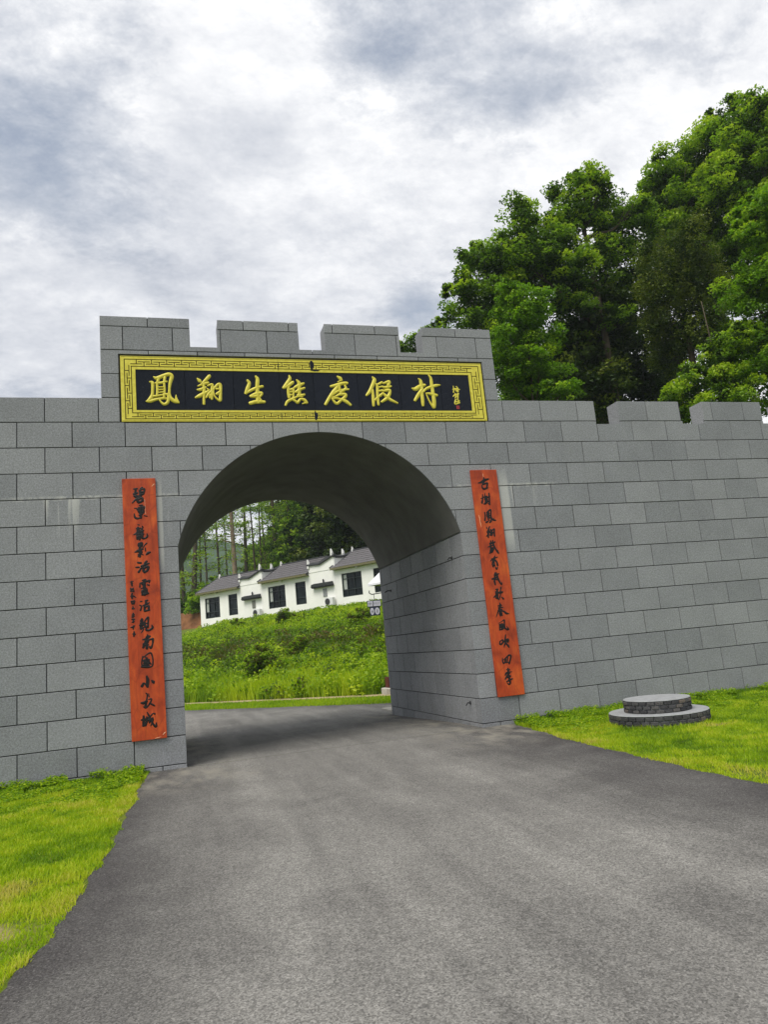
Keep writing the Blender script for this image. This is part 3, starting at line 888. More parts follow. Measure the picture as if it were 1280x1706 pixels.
STROKES = {'鳳': ['394,6267,26 433,6251,47 432,6146,42 424,6059,44 397,5993,57 341,5940,31', '326,5943,16 381,5941,44 476,5974,42 576,5991,39 646,5989,32', '454,6351,21 503,6330,58 605,6376,53 692,6399,59 731,6361,59 704,6260,48 688,6149,37 684,6066,42 702,5995,53 761,5946,58 820,5924,32', '785,6051,11 787,5990,37 806,5935,48', '528,6324,48 506,6258,37', '480,6246,32 561,6253,42 652,6276,24', '624,6343,42 611,6270,37', '500,6224,37 502,6136,37 494,6048,31', '610,6237,37 614,6137,34 604,6060,37', '508,6180,21 608,6182,21', '507,6136,21 607,6140,21', '505,6087,21 605,6099,21', '448,6026,37 533,6040,31 654,6066,32', '598,6038,42 602,5994,37', '654,6061,32 667,6006,42 649,5923,47 598,5895,42 559,5922,31 531,5966,21'], '翔': ['1130,6334,22 1160,6300,54 1179,6278,32', '1319,6376,54 1258,6307,49 1193,6245,27', '1135,6205,22 1203,6234,41 1293,6263,41', '1122,6143,27 1168,6146,48 1253,6184,32', '1224,6245,38 1224,6127,49 1219,6015,40 1214,5904,40', '1090,6009,32 1158,6043,59 1248,6094,49 1302,6128,27', '1285,6212,22 1338,6230,43 1364,6224,43 1349,6145,43 1351,6072,46 1342,5988,38', '1277,6161,22 1302,6139,32', '1255,6010,27 1294,6072,43 1343,6123,38 1398,6180,38 1453,6237,44 1489,6226,49 1486,6102,46 1476,5972,49', '1388,6191,27 1373,6101,27 1391,6033,27 1430,5983,32 1470,5955,33', '1428,6157,33 1460,6163,27', '1424,6073,43 1467,6102,44', '1319,6055,32 1317,6010,38'], '生': ['1936,6312,39 1960,6266,50 1928,6174,61 1896,6094,50', '1896,6089,28 1979,6141,47 2079,6188,45 2172,6212,42', '2074,6383,34 2099,6337,56 2089,6222,59 2083,6079,61 2086,5942,61', '1973,6038,50 2051,6079,50 2144,6097,50 2153,6074,39 2124,6034,33', '1956,5919,55 2064,5945,61 2188,5943,44', '2116,6005,28 2141,5959,33', '2000,6033,44 2070,6039,50'], '熊': ['2634,6404,29 2641,6351,54 2586,6269,57 2525,6193,45', '2525,6187,34 2611,6234,57 2681,6288,51', '2609,6211,40 2598,6124,45 2608,6026,51', '2628,6159,34 2684,6165,46 2684,6084,34 2674,6020,34', '2631,6118,28 2670,6125,23', '2622,6066,34 2666,6072,23', '2679,6177,23 2743,6218,46 2824,6254,52 2870,6273,34', '2756,6330,29 2792,6277,57 2784,6172,54 2782,6068,57', '2725,6119,40 2783,6155,46 2875,6191,34', '2754,6056,46 2810,6062,46 2867,6074,34', '2538,5887,34 2575,5951,45 2661,5997,45 2753,6038,28 2830,6039,23', '2660,5986,34 2713,5957,40 2745,5934,45 2794,5992,40 2860,5981,51 2895,5935,51', '2821,5912,17 2878,5929,28'], '度': ['3466,6405,29 3510,6376,59 3530,6347,47', '3464,6310,18 3523,6335,24', '3336,6226,41 3436,6251,53 3531,6281,56 3618,6289,53', '3464,6239,47 3380,6132,64 3310,6043,55 3220,5908,46', '3341,6072,46 3426,6126,41 3509,6163,35 3643,6176,29', '3481,6239,47 3486,6168,47 3503,6092,47', '3585,6241,35 3598,6193,41 3531,6145,47 3500,6121,29', '3401,6038,29 3468,6079,41 3572,6086,53 3574,6045,53 3494,5979,47 3414,5920,46 3346,5990,29', '3341,6002,35 3416,6014,35 3506,5991,41 3584,5956,58 3654,5898,41', '3343,6025,23 3443,6062,29'], '假': ['4092,6403,30 4122,6350,66 4070,6235,60 4021,6144,60 3955,6072,36', '4075,6163,36 4072,6067,51 4068,5959,51 4065,5888,42', '4146,6284,24 4164,6224,48 4155,6097,48 4153,5984,48 4155,5906,42', '4175,6272,36 4250,6309,42', '4181,6218,30 4255,6237,30', '4175,6152,30 4248,6164,36', '4094,5983,36 4153,6037,36 4216,6080,48 4255,6116,30', '4272,6291,24 4334,6310,48 4389,6323,55 4365,6262,54', '4265,6225,36 4325,6219,54 4411,6239,30', '4253,6152,36 4331,6165,48 4385,6166,48 4373,6099,54 4317,6021,60 4216,5954,36', '4255,6110,36 4309,6057,54 4375,5997,54 4500,5932,30'], '村': ['4938,6392,19 4976,6344,56 4982,6227,62 4975,6105,58 4975,5983,58 4972,5898,49', '4799,6207,25 4862,6195,68 4947,6245,62 5037,6271,50', '4985,6197,43 4913,6098,61 4834,5988,49', '5005,6148,37 5066,6204,43 5164,6242,50 5260,6267,50 5336,6275,19', '5138,6457,25 5174,6396,50 5178,6260,59 5186,6107,62 5189,5966,68 5178,5868,62', '5045,6118,19 5112,6112,43 5185,6094,56 5245,6083,50', '5051,6118,19 5078,6026,22 5117,5935,31 5164,5856,43'], 'sig1': ['5588,6259,19 5591,6198,28 5579,6138,24', '5567,6198,19 5630,6208,38 5704,6195,24', '5644,6250,28 5670,6222,28 5671,6153,28', '5610,6199,28 5644,6171,47 5661,6152,38'], 'sig2': ['5561,6063,19 5602,6091,38 5676,6115,28', '5606,6124,24 5624,6078,42 5599,6031,19', '5667,6120,28 5656,6069,38 5651,6027,28'], 'sig3': ['5606,6008,28 5586,5957,33 5591,5920,28 5674,5944,28', '5635,6013,28 5659,5976,33 5675,5948,24', '5597,5966,28 5648,5957,38', '5657,5999,19 5679,5981,19'], '碧': ['101,4524,23 146,4529,29', '129,4523,29 122,4462,35', '104,4445,41 150,4461,29', '104,4414,29 182,4406,41 217,4429,24', '197,4533,18 226,4551,18', '185,4503,24 242,4526,29 256,4507,29 240,4446,29', '191,4503,35 194,4442,35', '207,4472,35 246,4477,24', '189,4436,29 234,4440,29', '131,4407,53 165,4400,29', '72,4306,17 124,4359,26 193,4399,18', '141,4358,35 168,4315,41 231,4337,29', '170,4363,29 221,4380,29 220,4337,35'], '潭': ['104,4223,17 132,4222,17', '96,4136,17 105,4081,29 138,4062,32 172,4066,23', '178,4266,23 217,4264,29', '142,4200,29 194,4223,35 250,4239,26 232,4197,23', '165,4224,35 175,4157,41 225,4155,41 227,4222,29', '158,4176,29 197,4162,41 231,4173,23', '194,4235,29 194,4144,35 189,4072,38', '173,4115,29 207,4125,29', '241,4103,15 280,4092,18'], '龍': ['144,3965,17 163,3959,17', '128,3906,29 179,3910,23', '145,3923,29 138,3870,35', '81,3813,17 126,3834,29 183,3868,23', '132,3846,35 129,3745,29', '166,3874,35 170,3797,35 162,3737,35', '137,3816,29 170,3820,29', '136,3780,29 169,3785,29', '207,3939,17 218,3920,17', '201,3903,29 204,3825,38 202,3759,35 241,3751,26 275,3779,29 271,3822,12', '191,3861,29 222,3872,23', '198,3813,29 221,3818,23'], '影': ['148,3672,29 193,3675,35 186,3628,29 147,3636,29 148,3672,29', '147,3654,29 186,3652,29', '163,3623,35 161,3558,46', '89,3544,17 133,3560,40 201,3586,29', '144,3553,40 183,3545,34 171,3516,34', '166,3546,34 159,3475,34', '143,3512,23 136,3474,17', '188,3509,17 204,3497,17', '260,3672,23 236,3649,17 202,3603,14', '241,3601,17 242,3554,17', '305,3532,29 277,3522,40 254,3500,23'], '沽': ['128,3383,29 167,3375,31', '99,3314,23 137,3312,29', '170,3298,23 152,3264,28 135,3241,34', '251,3393,34 233,3365,40 227,3330,29', '176,3327,29 227,3342,29 283,3362,26', '198,3308,34 207,3249,37 224,3233,29', '209,3290,29 248,3311,34 276,3309,34 258,3257,34 218,3230,29'], '靈': ['186,3109,23 225,3116,34', '147,3065,17 145,3013,23', '152,3071,17 219,3084,28 286,3103,23 280,3074,23', '209,3108,34 209,3026,45', '174,3058,23 185,3045,23', '251,3041,17 278,3033,23', '161,2989,17 183,2993,17', '206,3015,45 215,2956,45 208,2898,45', '176,2953,28 237,2960,40', '174,2895,28 213,2904,40 263,2912,26', '170,2941,23 180,2900,28', '238,2978,28 247,2924,28'], '活': ['148,2794,20 165,2796,20', '136,2741,20 157,2727,22', '162,2721,20 144,2665,25', '248,2807,23 220,2804,23', '225,2798,28 224,2757,34 195,2725,23', '179,2732,17 235,2751,28 269,2771,17', '201,2718,28 204,2655,34', '211,2706,23 261,2720,28 260,2662,34', '204,2649,28 271,2661,23'], '現': ['139,2505,22 162,2537,28 155,2469,45 142,2402,39', '149,2470,45 182,2473,34', '132,2443,33 182,2450,34', '141,2390,28 175,2405,28', '140,2328,8 162,2355,17 179,2382,17', '199,2500,22 198,2443,28 202,2414,28', '200,2506,20 245,2554,28 249,2507,25 241,2411,28', '209,2465,17 242,2468,22', '208,2419,28 241,2428,28', '219,2407,22 217,2367,28 261,2363,28 306,2394,34 296,2435,14'], '南': ['231,2297,17 236,2274,33 269,2271,22', '164,2229,22 213,2236,33 258,2261,22', '219,2264,33 206,2197,44 183,2154,33 166,2116,33', '173,2166,28 171,2121,33', '234,2217,22 284,2225,28 306,2223,34 298,2155,22 274,2100,33 253,2119,22', '207,2203,39 234,2195,33', '217,2191,39 217,2100,39', '205,2146,28 238,2149,22'], '國': ['156,1987,17 138,1916,19 139,1849,19', '150,1960,11 217,2010,19 261,2028,22 282,2004,22 296,1923,19 288,1845,22 265,1825,19', '194,1972,17 214,1931,33 246,1883,33 267,1864,17', '165,1924,33 231,1929,33', '181,1889,50 224,1885,44', '163,1857,33 233,1845,33', '210,1954,33 206,1848,39', '247,1934,17 224,1874,22', '136,1838,27 200,1826,28 265,1825,22'], '小': ['202,1693,27 213,1642,44 209,1587,44 208,1543,33', '208,1543,33 182,1579,22 156,1603,16 127,1562,33', '150,1593,33 133,1556,33', '270,1625,22 291,1601,44 296,1589,27'], '長': ['183,1456,16 201,1427,22 191,1362,22 178,1297,33 166,1255,33', '221,1447,11 225,1397,16', '213,1359,11 251,1366,22 255,1344,22 227,1297,22 188,1252,24 161,1255,22', '115,1321,27 163,1321,38 196,1334,22', '141,1312,33 180,1341,27', '227,1308,16 259,1288,25 296,1262,22', '145,1262,16 171,1248,27'], '城': ['191,1180,16 216,1128,27 241,1065,32 271,1002,27 307,965,33 314,1018,16', '297,1146,24 271,1155,16 243,1125,22 199,1097,22 166,1069,22', '141,1131,27 139,1072,38 137,1001,38', '108,1081,22 151,1092,32', '126,997,22 169,1014,32', '183,1116,22 182,1056,32 164,998,27', '198,1065,32 230,1072,43 218,1030,22', '263,1090,27 267,1057,22 238,989,16'], 'small': ['15,3097,17 49,3101,17', '27,3102,23 36,3038,23', '20,3068,17 42,3072,17', '13,3004,17 17,2952,17', '18,2981,28 51,3002,17', '46,2996,23 55,2949,17', '12,2958,17 56,2961,23', '33,2928,22 26,2894,28 31,2853,28', '10,2883,17 43,2887,22 86,2860,11', '18,2808,22 28,2767,22', '29,2807,22 62,2810,22 50,2771,28'], 'small2': ['20,2709,11 52,2706,11', '37,2731,17 41,2690,17', '25,2694,17 58,2695,17', '22,2606,17 50,2609,22', '39,2627,22 35,2576,28', '22,2577,22 55,2586,17', '21,2543,22 53,2540,22', '37,2536,22 36,2496,22', '19,2497,17 47,2507,22', '1,2425,17 34,2428,28 56,2449,11', '40,2444,22 33,2399,22', '43,2359,17 44,2325,28 38,2291,22', '25,2326,17 58,2318,22'], '古': ['5851,4462,19 5911,4476,37 5979,4510,44 6053,4530,31', '5972,4553,25 5966,4505,44 5939,4445,37', '5916,4421,19 5923,4372,31 5953,4353,37 6013,4370,31', '5931,4433,25 6011,4455,31 6029,4448,31 6010,4400,31 6013,4370,31'], '樹': ['5908,4252,19 5898,4174,25 5882,4097,25', '5867,4181,15 5941,4209,19', '5880,4133,25 5863,4103,12', '5956,4275,12 5948,4215,25', '5935,4215,19 5981,4220,25', '5946,4197,37 5997,4201,31', '5948,4166,43 5986,4165,31', '5912,4083,19 5945,4094,37 5995,4129,25', '5958,4142,37 5946,4100,37', '6032,4272,25 6028,4188,28 6020,4080,31', '5998,4207,16 6045,4217,16', '5985,4153,19 6001,4128,22', '5990,4093,12 6020,4074,31'], '鳳2': ['5906,3934,22 5910,3868,25 5894,3791,28', '5943,3927,19 6013,3972,31 6030,3959,28 6021,3888,25 6021,3834,28 6054,3796,31 6097,3783,25', '6053,3785,25 6069,3814,15', '5963,3932,31 5949,3872,31 5963,3830,25', '5988,3925,25 5977,3841,25', '5952,3896,25 5992,3907,25', '5948,3867,25 5993,3871,25', '5956,3830,25 6014,3834,25', '5915,3755,31 5949,3771,25', '5960,3806,19 5976,3788,19', '6026,3828,25 6007,3775,31 5984,3752,28'], '翔2': ['5910,3668,18 5913,3647,18', '5968,3678,18 5942,3625,31 5930,3579,37 5921,3484,24', '5912,3585,31 5957,3595,25', '5889,3510,18 5924,3532,31', '5973,3618,18 5992,3617,25 5984,3558,31 5961,3524,25', '5961,3571,25 6000,3581,31', '6010,3610,25 6052,3632,25 6044,3573,28 6042,3508,28', '6003,3557,25 6031,3574,25', '5980,3523,25 6007,3533,18'], '載': ['5955,3430,18 5958,3400,31', '5936,3378,31 5994,3386,31 6034,3402,25', '5993,3428,24 5998,3368,31 6021,3302,31 6051,3242,31 6078,3199,24 6072,3253,9', '5890,3318,12 5936,3330,24 5989,3345,24', '5945,3354,31 5942,3283,30 5925,3243,30', '5950,3294,37 5995,3298,31', '5944,3248,37 5985,3269,37', '5908,3212,24 5968,3235,30'], '舞': ['6002,3157,18 5978,3117,30 5943,3090,24', '5902,3069,12 5958,3107,30 6050,3136,15', '5933,3114,18 5944,3101,18', '5966,3077,30 5942,3037,30 5947,2973,30', '5963,3048,30 5993,3087,30 6026,3044,30 6032,2997,36', '5975,3047,18 5974,2989,24', '5932,3009,24 5975,2995,30', '5984,2971,12 6004,2929,30 6027,2962,18'], '載2': ['5990,2872,18 5989,2814,36', '5940,2828,18 5998,2836,30 6037,2845,18', '5964,2862,24 5958,2816,30', '5950,2804,24 5938,2713,36', '5900,2761,30 5991,2784,30', '6008,2812,24 6013,2760,30 6032,2706,30 6063,2658,24 6078,2698,9', '5951,2764,24 5986,2744,24', '5939,2724,30 5944,2666,30'], '歌': ['5939,2577,18 5977,2580,30', '5970,2575,30 5962,2512,36 5957,2426,36', '5940,2537,30 5941,2502,30', '5890,2448,18 5924,2469,30 5970,2483,24', '5941,2502,30 5980,2511,24', '5932,2434,30 5959,2443,30', '6043,2604,30 6032,2565,18 6007,2520,24', '6001,2521,36 6045,2524,36 6065,2528,24', '6023,2502,18 6003,2446,18 5978,2402,18', '6034,2444,12 6062,2413,36'], '春': ['5990,2344,18 5991,2304,36 5971,2248,36 5940,2205,24 5890,2112,12', '5946,2296,18 6009,2302,30', '5954,2261,24 6036,2266,18', '5935,2217,18 6006,2228,30', '6004,2217,18 6051,2191,30 6085,2160,36 6128,2151,18', '5973,2219,36 5974,2134,36', '5987,2179,30 6005,2132,24', '5965,2203,30 6009,2205,30', '5960,2169,30 6004,2171,24'], '風': ['5933,2012,15 5931,1945,21 5923,1889,18', '5939,2012,9 5986,2031,12 6032,2050,27 6026,1982,24 6027,1920,30 6061,1889,30 6089,1892,30 6068,1939,12', '5947,1972,30 5992,1985,30 5994,1951,30', '5960,1976,36 5949,1943,36', '5935,1933,30 6005,1939,36', '5930,1891,18 5975,1902,30 6015,1921,24', '5978,1969,36 5976,1907,30'], '吹': ['5905,1707,15 5899,1658,29 5922,1644,23', '5911,1701,18 5957,1720,24 5958,1680,29 5922,1650,29', '6023,1798,24 6010,1743,27 5990,1689,29', '5971,1685,24 6017,1709,35 6063,1722,30 6051,1678,30', '6012,1715,41 6013,1676,35 5982,1633,24 5971,1595,12', '6016,1653,24 6043,1622,35 6058,1593,27'], '四': ['5914,1422,15 5910,1372,23 5923,1332,26', '5918,1383,9 5972,1416,20 6039,1455,29 6075,1440,29 6054,1381,29 6027,1317,29', '5970,1405,29 5959,1368,35', '6010,1419,23 5995,1353,23', '5917,1333,23 5969,1344,23 6024,1339,18'], '季': ['5992,1242,23 5994,1209,35', '5965,1223,17 6014,1218,29', '5928,1138,23 5964,1173,29 6058,1180,12', '5994,1209,29 5978,1139,35 5920,1073,23', '5985,1143,35 6004,1103,29', '5989,1176,23 6012,1157,17', '5973,1101,35 6018,1113,29', '5991,1099,35 5998,1054,35 6002,998,29 5970,985,26 5948,1009,12', '5938,1027,17 5984,1044,29 6049,1065,23']}
def catmull(P, n=6):
    P = np.array(P, float)
    if len(P) == 2: P = np.array([P[0], (P[0] + P[1]) / 2, P[1]])
    Q = np.vstack([2 * P[0] - P[1], P, 2 * P[-1] - P[-2]])
    out = []
    for k in range(1, len(Q) - 2):
        for t in np.linspace(0, 1, n, endpoint=False):
            a, b, c, d = Q[k - 1], Q[k], Q[k + 1], Q[k + 2]
            out.append(.5 * ((2 * b) + (-a + c) * t + (2 * a - 5 * b + 4 * c - d) * t * t + (-a + 3 * b - 3 * c + d) * t ** 3))
    out.append(Q[-2]); return np.array(out)
def brush(strokes, yface, relief, cx=.61992, cy=-11.43184, cz=1.83668, wk=1.0, prof=((-1, 0), (-.78, .7), (0, 1), (.78, .7), (1, 0))):
    """calligraphy: one tapering ribbon with a rounded cross section per stroke"""
    k_ = (yface - cy) / (0 - cy)
    V, F = [], []
    for si, st in enumerate(strokes):
        P = [[float(a) / 1000 for a in q.split(',')] for q in st.split()]
        P = catmull(P)
        x = cx + (P[:, 0] - cx) * k_; z = cz + (P[:, 1] - cz) * k_; w = np.maximum(P[:, 2] * .5 * wk, .002)
        # round caps: add shrinking stations beyond both ends
        d0 = np.array([x[1] - x[0], z[1] - z[0]]); d0 /= np.hypot(*d0) + 1e-9
        d1 = np.array([x[-1] - x[-2], z[-1] - z[-2]]); d1 /= np.hypot(*d1) + 1e-9
        ex = [(x[0] - d0[0] * w[0] * q, z[0] - d0[1] * w[0] * q, w[0] * math.sqrt(max(0, 1 - q * q))) for q in (.9, .6)]
        ee = [(x[-1] + d1[0] * w[-1] * q, z[-1] + d1[1] * w[-1] * q, w[-1] * math.sqrt(max(0, 1 - q * q))) for q in (.6, .9)]
        S_ = ex + list(zip(x, z, w)) + ee
        base = len(V); n_ = len(prof); eps = si * .00035
        for k, (px_, pz_, pw) in enumerate(S_):
            a = S_[max(k - 1, 0)]; b = S_[min(k + 1, len(S_) - 1)]
            t = np.array([b[0] - a[0], b[1] - a[1]]); t /= np.hypot(*t) + 1e-9
            nx_, nz_ = -t[1], t[0]
            hk = min(1, pw / .012) if relief > .006 else 1
            for (u, h) in prof:
                V.append((px_ + nx_ * pw * u, yface - h * (relief * hk + eps), pz_ + nz_ * pw * u))
        m_ = len(S_)
        for k in range(m_ - 1):
            for q in range(n_ - 1):
                a = base + k * n_ + q
                F.append((a, a + 1, a + n_ + 1, a + n_))
    return np.array(V), np.array(F)
def character(names, mat, parent, yface, relief, nm='character', wk=1.0, label=None):
    for nme in names:
        v_, f_ = brush(STROKES[nme], yface, relief, wk=wk)
        me = mesh_np(nm, v_, f_, mat, smooth=relief > .006)
        bm = bmesh.new(); bm.from_mesh(me); bmesh.ops.recalc_face_normals(bm, faces=bm.faces)
        bm.to_mesh(me); bm.free()
        link(nm, me, None, parent)
character('鳳翔生熊度假村', M['gold'], board, .0055, .016, wk=1.1)
character(['sig1', 'sig2', 'sig3'], M['gold'], board, .0055, .006, 'signature', .8)
MB().box(5.607, 5.662, .002, .0065, 5.832, 5.892, .001).build('seal', M['seal_red'], board)
MB().box(5.617, 5.623, .0008, .0021, 5.84, 5.884).box(5.632, 5.638, .0008, .0021, 5.84, 5.884).box(5.647, 5.652, .0008, .0021, 5.84, 5.884).build('seal_mark', M['ink'], board)

# ------------------------------------------------------------------ couplet boards
def couplet(x0t, x1t, x0b, x1b, zt_, zb_, chars, label, scratches, small=()):
    k_ = (11.43184 - .045) / 11.43184
    px_ = lambda x: .61992 + (x - .61992) * k_
    pz_ = lambda z: 1.83668 + (z - 1.83668) * k_
    e = empty('couplet_board', ((x0b + x1b) / 2, 0, zb_)); tag(e, label, 'sign', 'couplet boards beside the arch')
    inv_ = Matrix.Translation(-e.location)
    pts = [(px_(x0b), pz_(zb_)), (px_(x1b), pz_(zb_)), (px_(x1t), pz_(zt_)), (px_(x0t), pz_(zt_))]
    o = MB().prism(pts[::-1], -.045, -.002).build('board', M['red'], e, xf=inv_)
    mod = o.modifiers.new('b', 'BEVEL'); mod.width = .004; mod.segments = 1
    for c_ in chars:
        v_, f_ = brush(STROKES[c_], -.0455, .0022, wk=1.12)
        v_ = v_ - np.array(e.location)
        link('character', mesh_np('character', v_, f_, M['ink']), None, e)
    for c_ in small:
        v_, f_ = brush(STROKES[c_], -.0455, .0018, wk=1.1)
        v_ = v_ - np.array(e.location)
        link('small_writing', mesh_np('small_writing', v_, f_, M['ink']), None, e)
    for P_ in scratches:
        v_, f_ = brush([P_], -.0455, .0035)
        v_ = v_ - np.array(e.location)
        link('scratch', mesh_np('scratch', v_, f_, M['scratch']), None, e)
    return e
M['scratch'] = simple('bare_wood_scratch', (.72, .42, .26), .8, .1)
couplet(-.07, .42, -.03, .455, 4.69, .79, '碧潭龍影沽靈活現南國小長城', 'tall red board left of the arch, small writing beside its black characters',
        ['254,4350,9 256,4300,5 262,4220,4 262,4170,4 262,4130,8', '395,835,4 420,860,12 440,875,6', '290,800,5 330,806,7 372,812,4', '365,4560,5 395,4590,12 405,4600,5'], ('small', 'small2'))
couplet(5.73, 6.23, 5.76, 6.25, 4.70, .79, ['古', '樹', '鳳2', '翔2', '載', '舞', '載2', '歌', '春', '風', '吹', '四', '季'], 'tall red board right of the arch with a single column of black characters',
        ['5790,3890,5 5796,3850,12 5800,3790,8 5803,3740,12 5812,3680,5', '5960,4630,5 5962,4600,9 5962,4570,4'])

# ------------------------------------------------------------------ round brick plinth on the right-hand turf
pl = empty('brick_plinth', (7.40, -1.94, .335), math.radians(8))
tag(pl, 'two-tier round plinth of small dark bricks with pale cement tops on the right turf', 'plinth')
def tier(r, z0, rows, bh, blen, top):
    MB().lathe([(r - .035, z0 - .02), (r - .035, z0 + rows * bh)], n=56).build('mortar_core', M['cement'], pl)
    n_ = int(2 * math.pi * r / blen)
    for k in range(rows):
        me = None
        for q in range(n_):
            a = 2 * math.pi * (q + .5 * (k % 2)) / n_
            if ('b', r) not in _blk:
                w = 2 * math.pi * r / n_ - .011
                _blk[('b', r)] = MB().box(-.035, 0, -w / 2, w / 2, .005, bh - .005, .006).mesh('brick', M['brick_dark'])
            o = link('brick', _blk[('b', r)], None, pl)
            o.location = ((r + random.uniform(-.004, .004)) * math.cos(a), (r + random.uniform(-.004, .004)) * math.sin(a), z0 + k * bh + random.uniform(-.002, .002))
            o.rotation_euler = (0, 0, a + random.uniform(-.04, .04))
            s_ = random.uniform(.90, 1.0); o.scale = (1, s_, random.uniform(.93, 1.0))
    zt_ = z0 + rows * bh
    prof = [(r - .012, zt_), (r - .004, zt_ + .006), (r - .010, zt_ + .014), (0, zt_ + .016)]
    MB().lathe(prof, n=56).build('cement_top', M['cement'], pl, smooth=False)
tier(.705, -.02, 3, .062, .125, None)
tier(.475, .166 + .014, 3, .055, .115, None)

# slab at the far foot of the right jamb
o = MB().box(5.62, 6.9, 5.62, 6.95, .13, .245, .012).build('concrete_slab', M['concrete'])
tag(o, 'pale concrete slab lying at the far foot of the right jamb', 'slab')

# ------------------------------------------------------------------ white guest houses on the bank
HA = Vector((2.756, 54.176, 0)); HU = Vector((.61194539, -.79090002, 0)); HN = Vector((.79090002, .61194539, 0))
hang = math.atan2(HU.y, HU.x)
def house(k, label):
    """one guest house: local x along the front, y into the building, z up"""
    z0 = 4.70 + .07 * k
    root = empty('guest_house', HA + HU * (.18 + 7.76 * k) + Vector((0, 0, z0)), hang)
    tag(root, label, 'house', 'row of white guest houses on the bank')
    FW, MW, H, DP = 5.15, 2.6, 3.0, 5.2
    wins = [(.62, 2.52, .68, 2.42), (3.62, 4.72, .68, 2.44)]
    # front wall with real openings
    mb = MB(); xs = [0, .62, 2.52, 3.62, 4.72, FW + MW]; zs = [-.6, .68, 2.42, H]
    for a, b in zip(xs, xs[1:]):
        if (a, b) in [(w[0], w[1]) for w in wins]:
            mb.box(a, b, 0, .22, -.6, .68); mb.box(a, b, 0, .22, 2.43, H)
        else: mb.box(a, b, 0, .22, -.6, H)
    mb.box(0, .22, .22, DP, -.6, H); mb.box(FW + MW - .22, FW + MW, .22, DP, -.6, H); mb.box(.22, FW + MW - .22, DP - .2, DP, -.6, H)
    # gable triangles
    for gx_ in (.12, FW - .05):
        mb.prism([(0, H), (DP, H), (DP / 2, H + 1.28)], 0, .16) if False else None
    mb.build('wall', M['white_wall'], root)
    for gx_ in (0.02, FW + .02):
        g = MB(); B = g.bm
        vs = [[B.verts.new((gx_ + t, y, z)) for y, z in ((0.02, H), (DP, H), (2.35, H + 1.3))] for t in (0, .16)]
        B.faces.new(vs[0]); B.faces.new(vs[1][::-1])
        for q in range(3): B.faces.new((vs[0][q], vs[0][(q + 1) % 3], vs[1][(q + 1) % 3], vs[1][q]))
        g.build('gable', M['white_wall'], root)
    # stepped parapet panel with curved dark tile cap
    top = [(FW, H - .02), (FW, H + .52), (FW + 1.15, H + .46), (FW + 1.45, H + .55), (FW + 2.45, H + .90), (FW + MW, H + .88), (FW + MW, H - .02)]
    MB().prism(top, -.03, .2).build('parapet', M['white_wall'], root)
    # return parapet going back
    mb = MB(); B = mb.bm
    prof = [(-.02, H + .80), (.9, H + .86), (1.5, H + 1.0), (2.6, H + 1.35), (2.6, H), (-.02, H)]
    for xx in (FW + MW - .14,):
        a_ = [B.verts.new((xx, y, z)) for y, z in prof]; b_ = [B.verts.new((xx + .2, y, z)) for y, z in prof]
        B.faces.new(a_); B.faces.new(b_[::-1])
        for q in range(len(prof)): B.faces.new((a_[q], a_[(q + 1) % len(prof)], b_[(q + 1) % len(prof)], b_[q]))
    mb.build('parapet', M['white_wall'], root)
    def cap(P, w, t):
        mb = MB()
        for (x0, y0, z0_), (x1, y1, z1_) in zip(P, P[1:]):
            d = Vector((x1 - x0, y1 - y0, z1_ - z0_)); L = d.length; d.normalize()
            sidev = Vector((0, 0, 1)).cross(d).normalized() * w / 2; upv = Vector((0, 0, t))
            p0, p1 = Vector((x0, y0, z0_)), Vector((x1, y1, z1_))
            B = mb.bm
            q = [B.verts.new(p) for p in (p0 - sidev, p0 + sidev, p0 + sidev + upv * .45, p0 + upv, p0 - sidev + upv * .45)]
            r = [B.verts.new(p) for p in (p1 - sidev, p1 + sidev, p1 + sidev + upv * .45, p1 + upv, p1 - sidev + upv * .45)]
            B.faces.new(q); B.faces.new(r[::-1])
            for k_ in range(5): B.faces.new((q[k_], r[k_], r[(k_ + 1) % 5], q[(k_ + 1) % 5]))
        return mb
    cap([(FW - .08, .08, H + .52), (FW + 1.15, .08, H + .455), (FW + 1.45, .08, H + .54), (FW + 2.45, .08, H + .895), (FW + MW + .12, .08, H + .90)], .46, .24).build('tile_cap', M['tile_dark'], root)
    cap([(FW + MW - .04, .25, H + .86), (FW + MW - .04, .9, H + .87), (FW + MW - .04, 1.5, H + 1.01), (FW + MW - .04, 2.6, H + 1.36)], .4, .2).build('tile_cap', M['tile_dark'], root)
    cap([(FW - .02, .25, H + .60), (FW - .02, .9, H + .55), (FW - .02, 2.35, H + 1.30)], .36, .16).build('tile_cap', M['tile_dark'], root)
    # white corner finials
    for fx, fy, fz, s_ in ((FW + .05, -.02, H + .30, .75), (FW + MW - .12, -.02, H + .95, .6), (FW + MW - .04, 1.25, H + 1.0, .6), (.08, 2.3, H + 1.3, .42)):
        mb = MB().box(fx - .12 * s_, fx + .12 * s_, fy - .12, fy + .12, fz, fz + .42 * s_, .01)
        mb.prism([(fx - .15 * s_, fz + .42 * s_), (fx + .15 * s_, fz + .42 * s_), (fx + .10 * s_, fz + .62 * s_), (fx - .10 * s_, fz + .98 * s_), (fx - .16 * s_, fz + .66 * s_)], fy - .07, fy + .07)
        mb.build('finial', M['white_trim'], root)
    # tiled roof: two slopes, laid in rows of tile rolls
    mb = MB(); B = mb.bm; oh = .42; rx0, rx1 = -.12, FW + .02
    n_ = 44; ridge = (2.35, H + 1.36); ev = (-oh, H - .10); evb = (DP + .3, H - .10)
